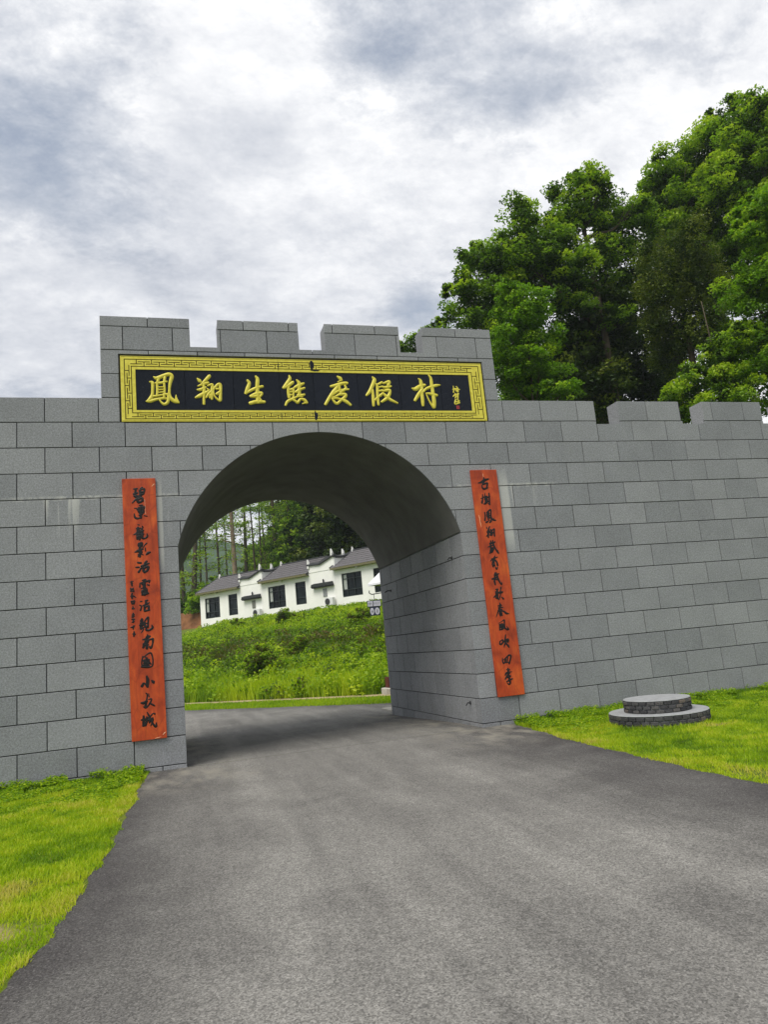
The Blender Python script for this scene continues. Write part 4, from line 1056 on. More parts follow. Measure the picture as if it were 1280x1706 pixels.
    for (ya, za), (yb, zb) in ((ev, ridge), (evb, ridge)):
        rows = 7
        for rI in range(rows):
            t0, t1 = rI / rows, (rI + 1) / rows
            pr = None
            for c in range(n_ * 2 + 1):
                x = rx0 + (rx1 - rx0) * c / (n_ * 2); b_ = .045 if c % 2 else 0
                r = [B.verts.new((x, ya + (yb - ya) * t0, za + (zb - za) * t0 + b_ + .035)), B.verts.new((x, ya + (yb - ya) * t1, za + (zb - za) * t1 + b_))]
                if pr: B.faces.new((pr[0], r[0], r[1], pr[1]))
                pr = r
    mb.build('roof', M['tile'], root)
    o_ = MB().tube([(rx0 - .05, 2.35, H + 1.44), (rx0 + .4, 2.35, H + 1.40), (rx1, 2.35, H + 1.40)], [.05, .085, .085], 8).build('ridge', M['tile_dark'], root)
    # verge tiles down the left gable
    MB().tube([(rx0, 2.35, H + 1.40), (rx0, -oh, H - .04)], .055, 8).build('verge', M['tile_dark'], root)
    MB().box(rx0 + .01, rx1, -oh + .01, -oh + .06, H - .22, H - .06).box(rx0 + .02, rx1 - .02, -oh + .06, -.002, H - .20, H - .17).build('eave_board', M['eave'], root)
    # middle roof behind the parapet
    mb = MB().quad((FW + .2, .22, H + .30), (FW + MW - .2, .22, H + .30), (FW + MW - .2, 2.35, H + 1.34), (FW + .2, 2.35, H + 1.34))
    mb.quad((FW + .2, 2.35, H + 1.34), (FW + MW - .2, 2.35, H + 1.34), (FW + MW - .2, DP, H), (FW + .2, DP, H))
    mb.build('roof', M['tile'], root)
    # windows
    for wi, (a, b, za, zb) in enumerate(wins):
        zb += .01
        w = MB(); f_ = .06
        w.box(a, b, .05, .12, za, za + f_); w.box(a, b, .05, .12, zb - f_, zb)
        w.box(a, a + f_, .051, .119, za + f_, zb - f_); w.box(b - f_, b, .051, .119, za + f_, zb - f_)
        w.box(a + f_, b - f_, .055, .115, za + .50, za + .55)
        w.box(a + f_, b - f_, .055, .115, zb - .42, zb - .38)
        if wi == 0:
            for q in (a + .44, a + 1.12): w.box(q, q + .045, .056, .114, za + f_, zb - f_)
        fr = w.build('window', M['frame_dark'], root)
        MB().box(a + .03, b - .03, .125, .14, za + .03, zb - .03).build('pane', M['glass'], fr)
        if wi == 0: MB().box(a + .09, a + .40, .118, .1245, za + .57, zb - .1).build('curtain', M['curtain'], fr)
    # little tiled brow, vent, lamp and air conditioner
    mb = MB(); bx = FW + .42
    mb.box(bx, bx + 2.0, -.30, -.032, 1.72, 1.80); mb.prism([(bx - .06, 1.80), (bx + 2.06, 1.80), (bx + 1.96, 2.02), (bx + .04, 2.02)], -.34, -.034)
    mb.box(bx + .02, bx + 1.98, -.12, -.033, 2.02, 2.08)
    for q in range(14): mb.box(bx + .07 + q * .14, bx + .12 + q * .14, -.37, -.34, 1.79, 1.86)
    mb.lathe([(.0, .30), (.05, .24), (.07, .14), (.05, .02), (.08, 0)], (bx + 1.08, -.1, 2.07), 8)
    mb.build('brow_canopy', M['tile_dark'], root)
    mb = MB().box(bx + .92, bx + 1.30, -.045, -.031, 1.0, 1.62)
    for q in range(6): mb.box(bx + .95, bx + 1.27, -.06, -.045, 1.04 + q * .095, 1.085 + q * .095)
    mb.build('vent', simple('grey_vent', (.22, .22, .20), .7) if k == 0 else M['cement'], root)
    ac = MB().box(bx + 1.33, bx + 2.13, -.42, -.10, .28, .86, .02).build('air_conditioner', M['metal_white'], root)
    MB().lathe([(.0, 0), (.22, 0), (.24, .02), (.0, .03)], (0, 0, 0), 20).build('fan', M['metal_dark'], ac, (bx + 1.62, -.42, .57)).rotation_euler = (math.pi / 2, 0, 0)
    MB().box(bx + 1.40, bx + 1.45, -.42, -.031, .22, .28).box(bx + 2.0, bx + 2.05, -.42, -.031, .22, .28).build('bracket', M['metal_dark'], ac)
    MB().lathe([(0, 0), (.09, .03), (.12, .10), (.09, .18), (0, .2)], (0, 0, 0), 12).build('lamp', M['white_trim'], root, (2.2, -.14, H - .36))
    return root
house(0, 'farthest white guest house in the row, at its left end')
house(1, 'middle white guest house in the row, its roof wholly seen through the arch')
house(2, 'nearest white guest house in the row, cut off by the right jamb')
# half an AC unit belonging to the left end
# red-brown earth cut left of the houses with a bush on it
mb = MB(); B = mb.bm; prev = None
for k in range(26):
    u_ = -12 + k * .48
    colm = []
    for q in range(7):
        t = q / 6; base = HA + HU * u_ + HN * (1.0 + t * .9 + .25 * noise.noise(Vector((u_ * .8, t * 2, 3))))
        colm.append(B.verts.new((base.x, base.y, 4.3 + 2.1 * t + .15 * noise.noise(Vector((u_, t * 3, 1))))))
    back = HA + HU * u_ + HN * 6
    colm.append(B.verts.new((back.x, back.y, 6.4)))
    if prev:
        for q in range(7): B.faces.new((prev[q], colm[q], colm[q + 1], prev[q + 1]))
    prev = colm
o = mb.build('earth_bank', M['earth'], smooth=True)
tag(o, 'red-brown cut earth face left of the guest houses', kind='structure')
# low grey-roofed house farther back on the left
hr = empty('far_house', HA + HU * -9.5 + HN * 14 + Vector((0, 0, 6.6)), hang + .25)
tag(hr, 'low grey-roofed house glimpsed behind the trees, left of the white row', 'house')
MB().box(0, 9, 0, 5, -1, 2.6).build('wall', M['cement'], hr)
mb = MB(); B = mb.bm
q0 = [B.verts.new((x, y, z)) for x, y, z in ((-.4, -.5, 2.5), (9.4, -.5, 2.5), (9.4, 2.5, 4.0), (-.4, 2.5, 4.0), (-.4, 5.5, 2.5), (9.4, 5.5, 2.5))]
B.faces.new((q0[0], q0[1], q0[2], q0[3])); B.faces.new((q0[3], q0[2], q0[5], q0[4])); B.faces.new((q0[0], q0[3], q0[4])); B.faces.new((q0[1], q0[5], q0[2]))
mb.build('roof', M['tile'], hr)

# ------------------------------------------------------------------ hanging direction sign near the right jamb
sg = empty('hanging_sign', (8.02, 13.55, float(zt(8.02, 13.55))), 0)
tag(sg, 'small dark blue hanging sign of four pale plates on a curled bracket', 'sign')
gz = sg.location.z
MB().tube([(0, 0, -.1), (0, 0, 3.85 - gz)], .035, 10).lathe([(0, .08), (.05, .04), (.0, 0)], (0, 0, 3.85 - gz), 10).build('post', M['metal_dark'], sg)
MB().tube([(0, 0, 3.66 - gz), (-.35, .06, 3.64 - gz), (-.58, .10, 3.62 - gz), (-.66, .11, 3.68 - gz), (-.65, .11, 3.76 - gz)], .018, 8).build('bracket', M['metal_dark'], sg)
MB().tube([(-.50, .09, 3.63 - gz), (-.50, .09, 3.38 - gz)], .010, 6).build('hanger', M['metal_dark'], sg)
mb = MB().box(-.78, -.27, .07, .10, 3.17 - gz, 3.40 - gz, .012).box(-.70, -.32, .072, .098, 2.86 - gz, 3.168 - gz, .02)
mb.build('plate', M['navy'], sg)
for x0, x1 in ((-.76, -.58), (-.55, -.29)):
    f_ = MB().box(x0, x1, .062, .069, 3.195 - gz, 3.375 - gz, .002).build('plate', M['sign_face'], sg)
    mb = MB()
    for q in range(3):
        xx = x0 + .03 + q * (x1 - x0 - .06) / 2.6
        mb.box(xx, xx + .012, .0595, .0615, 3.23 - gz, 3.34 - gz).box(xx - .012, xx + .024, .0596, .0614, 3.29 - gz, 3.30 - gz)
    mb.build('writing', M['navy'], f_)
for cx0, rx in ((-.62, .068), (-.43, .088)):
    mb = MB(); pts = [(cx0 + rx * math.cos(2 * math.pi * q / 20), 3.015 - gz + .125 * math.sin(2 * math.pi * q / 20)) for q in range(20)]
    mb.prism(pts[::-1], .062, .0715); f_ = mb.build('plate', M['sign_face'], sg)
    MB().box(cx0 - .02, cx0 - .008, .0595, .0615, 2.94 - gz, 3.09 - gz).box(cx0 + .008, cx0 + .02, .0595, .0615, 2.96 - gz, 3.07 - gz).box(cx0 - .03, cx0 + .03, .0596, .0614, 3.01 - gz, 3.022 - gz).build('writing', M['navy'], f_)

# ------------------------------------------------------------------ white parasol in front of the last house
px0, py0 = 11.05, 23.0
ps = empty('parasol', (px0, py0, float(zt(px0, py0))))
tag(ps, 'white pyramid parasol half hidden by the right jamb', 'parasol')
pzb = 4.83 - ps.location.z
MB().tube([(0, 0, -.1), (0, 0, pzb + .95)], .025, 8).build('pole', M['metal_white'], ps)
mb = MB(); B = mb.bm; r_ = 1.18
cs = [B.verts.new((r_ * math.cos(a), r_ * math.sin(a), pzb)) for a in [math.pi / 4 + .45 + k * math.pi / 2 for k in range(4)]]
lo = [B.verts.new((v_.co.x, v_.co.y, pzb - .10)) for v_ in cs]; ap_ = B.verts.new((0, 0, pzb + .98))
for k in range(4): B.faces.new((cs[k], cs[(k + 1) % 4], ap_)); B.faces.new((lo[k], lo[(k + 1) % 4], cs[(k + 1) % 4], cs[k]))
mb.build('canopy', simple('white_canvas', (.80, .80, .84), .8, .2, .03), ps)

# dark red crate on a stone at the foot of the bank
cxp, cyp = 7.42, 11.85
gz = float(zt(cxp, cyp))
o = MB().box(cxp - .35, cxp + .9, cyp - .25, cyp + .3, gz - .05, gz + .20, .03).build('stone_block_step', M['concrete'])
tag(o, 'pale stone step at the foot of the bank beside the right jamb', 'step')
mb = MB()
for q in range(4): mb.box(cxp - .22, cxp + .40, cyp - .2, cyp - .17, gz + .21 + q * .085, gz + .28 + q * .085)
for q in range(4): mb.box(cxp - .22, cxp + .40, cyp + .17, cyp + .2, gz + .21 + q * .085, gz + .28 + q * .085)
mb.box(cxp - .22, cxp - .19, cyp - .168, cyp + .168, gz + .205, gz + .54).box(cxp + .37, cxp + .40, cyp - .168, cyp + .168, gz + .205, gz + .54).box(cxp - .18, cxp + .36, cyp - .165, cyp + .165, gz + .202, gz + .22)
o = mb.build('crate', M['dark_red']); tag(o, 'dark red slatted crate standing on the pale step at the foot of the bank', 'crate')

# ------------------------------------------------------------------ foliage
def leaf_cloud(C_, size, up=.35, rng=RNG, aspect=.55):
    """C_ (N,3) leaf centres -> rhombic leaf faces of random lie"""
    n = len(C_)
    nrm = rng.normal(size=(n, 3)); nrm[:, 2] = np.abs(nrm[:, 2]) + up * 1.5
    nrm /= np.linalg.norm(nrm, axis=1)[:, None]
    r = rng.normal(size=(n, 3)); t = np.cross(nrm, r); t /= np.linalg.norm(t, axis=1)[:, None] + 1e-9
    b = np.cross(nrm, t)
    s = (size * rng.uniform(.6, 1.35, n))[:, None]
    V = np.stack([C_ - t * s * .5, C_ + b * s * aspect * .5 + nrm * s * .06, C_ + t * s * .5 - nrm * s * .10, C_ - b * s * aspect * .5 + nrm * s * .06], 1).reshape(-1, 3)
    F = np.arange(4 * n).reshape(-1, 4)
    return V, F
def crown(lobes, clump_r=.55, clumps_k=1.35, leaves_per=135, leaf=.15, seed=0, flat=.5, tint_mu=.5, tint_sd=.26, inner=.25):
    rng = np.random.default_rng(seed)
    P, T = [], []
    more = []
    for (x, y, z, r) in lobes:          # side sprays that break the round outline
        for q in range(6):
            d = rng.normal(size=3); d[2] = abs(d[2]) * .8 - .15; d /= np.linalg.norm(d)
            rr_ = r * rng.uniform(.22, .42); e_ = r * rng.uniform(.9, 1.12)
            more.append((x + d[0] * e_, y + d[1] * e_, z + d[2] * e_, rr_))
    lobes = [(x, y, z, r * .93) for x, y, z, r in lobes] + more
    for (x, y, z, r) in lobes:
        n = max(4, int(clumps_k * 4 * math.pi * r * r / (math.pi * clump_r ** 2) * 1.15))
        d = rng.normal(size=(n, 3)); d /= np.linalg.norm(d, axis=1)[:, None]
        rad = r * rng.uniform(.62, 1.14, n) ** .8
        c = np.array([x, y, z]) + d * rad[:, None] * np.array([1, 1, .92])
        cr_ = np.minimum(clump_r * rng.uniform(.4, 1.25, n), r * .8)
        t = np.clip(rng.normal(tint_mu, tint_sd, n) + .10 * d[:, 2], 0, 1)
        for k in range(n):
            m = int(leaves_per * (cr_[k] / clump_r) ** 2)
            q = rng.normal(size=(m, 3)); q /= np.linalg.norm(q, axis=1)[:, None]
            q *= (rng.uniform(.25, 1, m) ** .5)[:, None]
            q = q * cr_[k] * np.array([1, 1, flat])
            q[:, 2] -= .25 * (q[:, 0] ** 2 + q[:, 1] ** 2) / cr_[k]
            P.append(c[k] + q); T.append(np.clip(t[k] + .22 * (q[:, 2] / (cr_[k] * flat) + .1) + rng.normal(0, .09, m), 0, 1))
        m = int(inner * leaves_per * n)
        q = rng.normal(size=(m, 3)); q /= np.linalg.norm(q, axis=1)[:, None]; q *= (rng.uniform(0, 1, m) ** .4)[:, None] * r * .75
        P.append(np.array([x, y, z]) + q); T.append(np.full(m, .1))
    P = np.concatenate(P); T = np.concatenate(T)
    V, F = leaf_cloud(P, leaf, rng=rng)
    return V, F, T
def limbs(base, lobes, r0, seed=0, mat='bark', lean=(0, 0)):
    rng = random.Random(seed)
    mb = MB(); bx, by, bz = base
    cx = sum(l[0] for l in lobes) / len(lobes); cy = sum(l[1] for l in lobes) / len(lobes)
    zlo = min(l[2] - l[3] for l in lobes); zhi = max(l[2] for l in lobes)
    P, R = [], []
    for k in range(9):
        t = k / 8; z = bz - .3 + (zhi - bz) * t
        P.append((bx + (cx - bx) * t ** 1.3 + .25 * math.sin(t * 5 + seed), by + (cy - by) * t ** 1.3 + .2 * math.cos(t * 4 + seed), z)); R.append(r0 * (1 - .82 * t) + (.15 * r0 if k == 0 else 0))
    mb.tube(P, R, 8)
    for l in lobes:
        tz = max(.18, min(.9, (l[2] - l[3] * 1.2 - bz) / (zhi - bz)))
        i_ = tz * 8; a = Vector(P[int(i_)]); b = Vector(P[min(8, int(i_) + 1)]); s = a.lerp(b, i_ - int(i_))
        e = Vector(l[:3]); m = s.lerp(e, .5) + Vector((0, 0, -.12 * (e - s).length))
        mb.tube([s, m, e], [r0 * .34, r0 * .22, r0 * .07], 6)
        for q in range(5):
            d = Vector((rng.gauss(0, 1), rng.gauss(0, 1), rng.gauss(.3, .8))).normalized()
            mb.tube([m.lerp(e, rng.uniform(0, .9)), e + d * l[3] * .85], [r0 * .10, r0 * .025], 5)
    return mb
def make_tree(name, label, cat, lobes, base=None, r0=.22, seed=1, leafmat='leaf', group=None, barkmat='bark', **k):
    if base is None:
        bx = sum(l[0] for l in lobes) / len(lobes); by = sum(l[1] for l in lobes) / len(lobes); base = (bx, by, float(zt(bx, by)))
    e = empty(name, base); tag(e, label, cat, group)
    inv_ = Matrix.Translation(-Vector(base))
    limbs(base, lobes, r0, seed).build('trunk', M[barkmat], e, smooth=True, xf=inv_)
    V, F, T = crown(lobes, seed=seed, **k)
    V = V - np.array(base)
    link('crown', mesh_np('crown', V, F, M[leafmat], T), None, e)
    return e
GR = 'big trees behind the right rampart'
Lb = {'a': [(13.5, 14.9, 15.8, 1.23), (15.0, 15.2, 17.6, 1.45), (12.9, 14.4, 14.0, 0.99), (15.6, 16.4, 16.2, 1.36), (16.0, 14.7, 18.7, 1.0), (13.8, 14.5, 17.7, 0.72), (12.9, 15.0, 16.5, 0.61), (14.9, 14.9, 13.8, 1.15)], 'b': [(17.4, 15.2, 19.2, 1.69), (19.1, 14.5, 20.6, 1.36), (19.4, 14.2, 21.8, 0.65), (20.0, 14.0, 21.4, 0.49), (21.4, 14.9, 20.3, 1.35), (17.5, 14.6, 16.8, 1.59), (20.5, 15.6, 18.1, 1.83), (15.8, 14.0, 17.2, 1.02), (18.7, 15.6, 15.3, 1.64), (22.4, 16.3, 17.1, 1.74), (21.6, 13.8, 20.2, 0.65)], 'c': [(24.5, 14.7, 21.7, 1.88), (26.1, 14.9, 23.7, 1.49), (26.6, 13.8, 23.5, 1.59), (24.0, 14.7, 22.6, 0.87), (27.2, 13.3, 25.0, 1.1), (26.9, 15.2, 21.2, 2.38), (23.5, 14.5, 19.2, 1.4), (27.9, 15.4, 18.5, 2.23)], 'd': [(26.0, 11.0, 22.2, 1.53), (27.1, 10.5, 23.1, 1.38), (26.3, 10.7, 23.4, 0.63), (25.6, 11.5, 20.5, 1.85), (28.5, 11.4, 22.0, 2.18), (27.0, 11.4, 18.3, 2.12), (29.3, 9.8, 23.3, 1.85), (29.1, 10.6, 19.4, 2.38)], 'e': [(19.7, 6.0, 13.8, 0.89), (20.4, 5.7, 14.6, 1.19), (19.2, 6.4, 12.3, 0.79), (20.1, 6.3, 11.4, 1.39), (20.1, 7.6, 10.5, 1.03), (20.2, 6.8, 9.1, 1.39), (21.7, 5.7, 12.3, 1.79), (19.6, 5.8, 14.9, 0.5)], 'f': [(12.6, 9.4, 12.8, 0.87), (12.1, 9.8, 11.7, 0.83), (13.4, 10.3, 12.2, 0.97), (11.9, 10.0, 10.7, 0.79), (13.1, 9.7, 10.6, 0.87), (12.9, 10.9, 10.1, 0.97), (13.2, 8.8, 9.5, 0.56), (12.2, 9.4, 13.5, 0.37)], 'g': [(20.6, 10.7, 15.9, 1.32), (20.1, 11.0, 14.8, 1.08), (20.7, 11.1, 13.5, 1.2), (20.9, 12.3, 12.5, 0.99), (21.2, 10.7, 14.9, 1.08)], 'h': [(17.4, 6.5, 9.5, 0.67), (16.8, 6.8, 8.7, 0.76), (17.9, 6.2, 10.2, 0.57), (18.0, 6.4, 8.7, 0.86), (16.3, 7.1, 8.1, 0.57), (20.5, 9.9, 9.1, 0.89), (22.2, 10.0, 11.3, 1.04), (21.6, 10.9, 12.8, 0.96)], 'i': [(12.9, 21.3, 16.7, 0.67), (13.7, 21.0, 17.1, 0.55), (14.4, 21.0, 16.1, 0.92), (14.2, 20.8, 17.5, 0.43), (12.6, 21.7, 15.4, 0.92)], 'j': [(21.5, 18.1, 14.7, 2.08), (24.4, 18.3, 14.5, 2.29), (19.6, 19.8, 14.1, 2.14), (18.8, 15.9, 13.7, 1.69), (20.6, 16.1, 15.1, 1.69), (18.8, 15.1, 12.0, 1.59), (24.2, 17.8, 11.8, 1.79), (21.4, 18.6, 12.1, 2.08)]}
make_tree('broadleaf_tree', 'rounded green tree just right of the gate tower, leftmost of the big wood', 'tree', Lb['a'], seed=11, group=GR, tint_mu=.52)
make_tree('broadleaf_tree', 'tall green tree with an upright tuft at its top, above the rampart', 'tree', Lb['b'], seed=12, group=GR, r0=.3, tint_mu=.55)
make_tree('broadleaf_tree', 'very tall tree rising in steps towards the upper right', 'tree', Lb['c'], seed=13, group=GR, r0=.34, tint_mu=.58)
make_tree('broadleaf_tree', 'tallest tree, at the right edge, reaching highest into the clouds', 'tree', Lb['d'], seed=14, group=GR, r0=.34, tint_mu=.62)
make_tree('broadleaf_tree', 'lighter yellow-green tree low at the right edge in front of the wood', 'tree', Lb['e'], seed=15, group=GR, r0=.2, leafmat='leaf_bright', tint_mu=.5, clump_r=.45, leaf=.12)
make_tree('broadleaf_tree', 'small bright green tree close behind the rampart beside the tower', 'tree', Lb['f'], seed=16, group=GR, r0=.12, leafmat='leaf_bright', tint_mu=.45, clump_r=.38, leaf=.12, leaves_per=90)
make_tree('vine_hung_tree', 'dark tree hung with drooping creepers in the middle of the wood', 'tree', Lb['g'], seed=17, group=GR, r0=.3, leafmat='leaf_dark', tint_mu=.6, clump_r=.4, flat=1.5, leaf=.10)
make_tree('shrub', 'dark green bush showing above the right rampart near its second battlement', 'shrub', Lb['h'], seed=18, r0=.08, leafmat='leaf', tint_mu=.6, clump_r=.38, leaf=.11)
make_tree('broadleaf_tree', 'thin tree peeping through the last notch of the gate tower', 'tree', Lb['i'], seed=19, group=GR, r0=.12, leafmat='leaf', tint_mu=.5, clump_r=.4, leaves_per=70)
make_tree('broadleaf_tree', 'dark shaded tree low in the depth of the wood behind the rampart', 'tree', Lb['j'], seed=20, group=GR, r0=.3, leafmat='leaf_dark', tint_mu=.35, clump_r=.7, leaf=.2, leaves_per=80, inner=.8)

def copy_tree(o, loc, rz, sc, label=None):
    r = o.copy(); COL.objects.link(r); r.location = loc; r.rotation_euler = (0, 0, rz); r.scale = (sc,) * 3
    if label: r['label'] = label
    for ch in list(o.children):
        c = ch.copy(); COL.objects.link(c); c.parent = r
    return r
def uS(u, s):     # along the houses / behind their fronts
    p = HA + HU * u + HN * s
    return (p.x, p.y, float(zt(p.x, p.y)))

# tall slender trees behind the houses on the left, sky between them
def slim(seed, h, r0, dens, spread):
    rng = np.random.default_rng(seed); lob = []
    mb = MB(); P, R = [], []
    for k in range(10):
        t = k / 9; P.append((.25 * math.sin(seed + t * 3) * t, .2 * math.cos(seed * 2 + t * 2) * t, -.3 + h * t)); R.append(r0 * (1 - .8 * t))
    mb.tube(P, R, 7)
    C_, T = [], []
    z = h * .22
    while z < h:
        for q in range(rng.integers(1, 4)):
            a = rng.uniform(0, 6.28); L = spread * (1.1 - .6 * abs(z / h - .65)) * rng.uniform(.5, 1.1)
            s = Vector((0, 0, z)); e = Vector((L * math.cos(a), L * math.sin(a), z + L * rng.uniform(.0, .4)))
            mb.tube([s, e], [r0 * .16, r0 * .04], 4)
            for w in np.linspace(.35, 1.05, 5):
                m = int(dens * (1.3 if z > h * .55 else .5))
                c = s.lerp(e, w); c_ = rng.normal(size=(m, 3)) * np.array([.32, .32, .16]) + np.array(c)
                C_.append(c_); T.append(np.full(m, rng.uniform(.3, 1.0)))
        z += h * rng.uniform(.03, .06)
    V, F = leaf_cloud(np.concatenate(C_), .22, rng=rng)
    return mb, V, F, np.concatenate(T)
SL = []
slabels = ['thick dark leaning tree at the far left of the arch opening', 'tall slender tree with a pale bare trunk behind the farthest house', 'slender tree with sparse leaves and sky showing behind it']
specs = [(1, 19, .32, 22, 1.9), (2, 21, .30, 13, 1.9), (3, 18, .15, 9, 1.5), (4, 17, .17, 13, 1.6)]
for k, (sd_, h_, r_, dn, sp) in enumerate(specs):
    mb, V, F, T = slim(sd_ + 30, h_, r_, dn, sp)
    e = empty('slender_tree', (0, 0, 0)); tag(e, 'slender dark-trunked tree among many behind the left guest house', 'tree', 'slender trees behind the guest houses')
    mb.build('trunk', M['bark_pale'] if k == 1 else M['bark'], e, smooth=True)
    link('crown', mesh_np('crown', V, F, M['leaf'], T), None, e)
    SL.append(e)
def at_px(x, t):       # world point under heading (tan of bearing) x at range t
    return None
spots = [(0, 2.2, 58.2, 1.0, 3.86), (1, 6.4, 59.0, 1.0, 4.6), (2, 4.0, 64.0, 0.95, 4.93), (3, 5.6, 69.9, 1.1, 5.84), (3, 3.6, 72.6, 1, 4.59), (0, 9.0, 75.2, 1, 5.72), (2, 9.1, 66.7, 1.05, 0.18), (2, 10.6, 72.6, 1.1, 2.89), (3, 12.1, 80.7, 1.1, 5.85), (0, 11.1, 64.0, 1.05, 4.02), (2, 12.6, 69.9, 1, 5.59), (0, 12.0, 59.4, 1.05, 0.7), (3, 14.3, 67.3, 1.1, 2.91), (2, 7.1, 80.1, 1, 1.53), (0, 1.7, 69.0, 0.9, 3.37), (3, 1.1, 77.6, 1, 3.56), (2, 14.2, 60.9, 1.1, 0.08), (0, -0.1, 63.1, 1, 1.34), (3, -1.5, 74.2, 1, 1.73)]
for n_, (kind, x, y, sc, rz) in enumerate(spots):
    zz = float(zt(x, y))
    if n_ < 4: o = SL[kind]; o.location = (x, y, zz); o.rotation_euler = (0, 0, rz); o.scale = (sc,) * 3
    else: o = copy_tree(SL[kind], (x, y, zz), rz, sc)
    if n_ >= 4: o['label'] = 'slender dark-trunked tree among many behind the left guest house'; o['group'] = 'slender trees behind the guest houses'
    if n_ == 0: o['label'] = slabels[0]; o.rotation_euler = (0, -.10, rz); del o['group']
    if n_ == 1: o['label'] = slabels[1]; del o['group']

# dense broadleaf wood behind the middle and right-hand houses
wl_ = [(0, 0, 5.5, 2.6), (1.8, .6, 4.2, 2.0), (-1.9, .4, 4.4, 2.1), (.3, 1.5, 7.6, 2.0), (-.6, -1.4, 3.0, 1.9), (1.2, -1.2, 6.8, 1.6), (-1.6, -.6, 6.6, 1.5)]
wood = make_tree('wood_tree', 'dense broadleaf tree in the wood behind the guest houses', 'tree', wl_, base=(0, 0, 0), r0=.25, seed=41, group='dense trees behind the guest houses', clump_r=.7, leaf=.26, leaves_per=70, tint_mu=.4)
wood2 = make_tree('wood_tree', 'dense broadleaf tree in the wood behind the guest houses', 'tree', [(x * .9, y * 1.1, z * 1.35, r * 1.05) for x, y, z, r in wl_], base=(0, 0, 0), r0=.28, seed=42, leafmat='leaf_dark', group='dense trees behind the guest houses', clump_r=.8, leaf=.30, leaves_per=70, tint_mu=.45, inner=.6)
WLAB = ['leafy tree just above the roof of the middle guest house',
        'dark tree standing right behind the brow between the middle and nearest houses',
        'dark tree directly above the ridge of the nearest guest house',
        'taller leafy tree filling the top of the arch opening right of the slender trunks',
        'dark tall tree behind the leafy one at the top of the arch opening',
        'dark tree at the left border of the dense wood, next to the slender trunks']
for n_, (kind, x, y, sc, rz) in enumerate([(0, 14.7, 58.6, 1.35, 5.68), (1, 16.3, 53.9, 1.3, 4.75), (1, 16.3, 47.5, 1.3, 0.99), (0, 17.8, 64.1, 1.5, 4.94), (1, 18.8, 73.3, 1.6, 0.86), (1, 16.6, 77.2, 1.3, 3.83), (0, 15.9, 81.7, 1.0, 0.79), (1, 18.9, 53.1, 1.5, 0.01), (1, 18.7, 46.8, 1.3, 5.4), (0, 21.4, 50.2, 1.4, 1.3), (1, 20.1, 65.5, 1.7, 1.34), (1, 22.8, 66.8, 1.7, 6.09), (0, 14.2, 86.4, 1.2, 5.41), (0, 14.1, 94.9, 1.1, 1.79)]):
    src = (wood, wood2)[kind]; zz = float(zt(x, y))
    if n_ < 2: src.location = (x, y, zz); src.rotation_euler = (0, 0, rz); src.scale = (sc,) * 3
    else: src = copy_tree(src, (x, y, zz), rz, sc)
    src['label'] = WLAB[n_] if n_ < len(WLAB) else 'dense broadleaf tree deep in the wood behind the guest houses'
# bushes below the trees, behind and beside the houses
bl = [(0, 0, .9, 1.1), (.9, .2, .7, .8), (-.9, -.1, .75, .85), (.2, .4, 1.6, .8)]
bush = make_tree('bush', 'green bush in the undergrowth behind the guest houses', 'shrub', bl, base=(0, 0, 0), r0=.05, seed=51, leafmat='leaf', group='undergrowth bushes behind the houses', clump_r=.4, leaf=.18, leaves_per=60, tint_mu=.45)
for n_, (x, y, sc, rz) in enumerate([(3.9, 64.0, 1.6, 5.96), (5.5, 65.7, 1.7, 3.34), (6.9, 64.2, 1.5, 4.2), (8.4, 64.8, 1.9, 1.27), (9.8, 63.3, 2.0, 5.83), (11.1, 61.9, 2.0, 4.28), (12.5, 61.4, 2.2, 5.99), (13.6, 59.0, 2.2, 5.54), (2.8, 67.5, 1.7, 1.85), (1.7, 73.2, 1.8, 2.24), (0.4, 71.5, 1.8, 1.03), (13.9, 54.6, 1.8, 0.9), (14.8, 52.2, 1.9, 0.4), (15.8, 49.8, 1.8, 1.87), (7.0, 73.7, 2.2, 3.74), (9.8, 75.0, 2.4, 0.02), (12.5, 74.2, 2.5, 4.2), (4.5, 78.7, 2.1, 2.09), (2.6, 83.6, 2.2, 1.92)]):
    zz = float(zt(x, y))
    if n_ == 0: bush.location = (x, y, zz); bush.scale = (sc,) * 3
    else: copy_tree(bush, (x, y, zz), rz, sc)
b2 = make_tree('bush', 'bright green bush on the red-brown earth left of the houses', 'shrub', bl, base=(0, 0, 0), r0=.05, seed=52, leafmat='leaf_bright', clump_r=.4, leaf=.16, leaves_per=80, tint_mu=.7)
p = HA + HU * -1.6 + HN * 2.6; b2.location = (p.x, p.y, 6.2); b2.scale = (1.25,) * 3
b3 = copy_tree(b2, (19.2, 33.6, float(zt(19, 34)) + 3.2), 1.0, 1.3, 'light green bush top behind the gap between the middle and nearest houses')

# ------------------------------------------------------------------ turf and bank vegetation
def blades(X, Y, Z, h, w, tint, rng, lean=.5):
    n = len(X)
    a = rng.uniform(0, 2 * math.pi, n); b = rng.uniform(0, 2 * math.pi, n)
    dx, dy = np.cos(a) * w / 2, np.sin(a) * w / 2
    lx, ly = np.cos(b) * h * lean * rng.uniform(.2, 1, n), np.sin(b) * h * lean * rng.uniform(.2, 1, n)
    P = np.stack([X, Y, Z], 1)
    o = np.stack([dx, dy, np.zeros(n)], 1)
    mid = P + np.stack([lx * .35, ly * .35, h * .6], 1)
    tip = P + np.stack([lx, ly, h * .95], 1)
    V = np.stack([P - o, P + o, mid + o * .7, mid - o * .7, tip], 1).reshape(-1, 3)
    k = np.arange(n) * 5
    F = np.concatenate([np.stack([k, k + 1, k + 2, k + 3], 1)])
    F2 = np.stack([k + 3, k + 2, k + 4, k + 4], 1)
    return V, np.concatenate([F, F2]), np.concatenate([tint, tint])
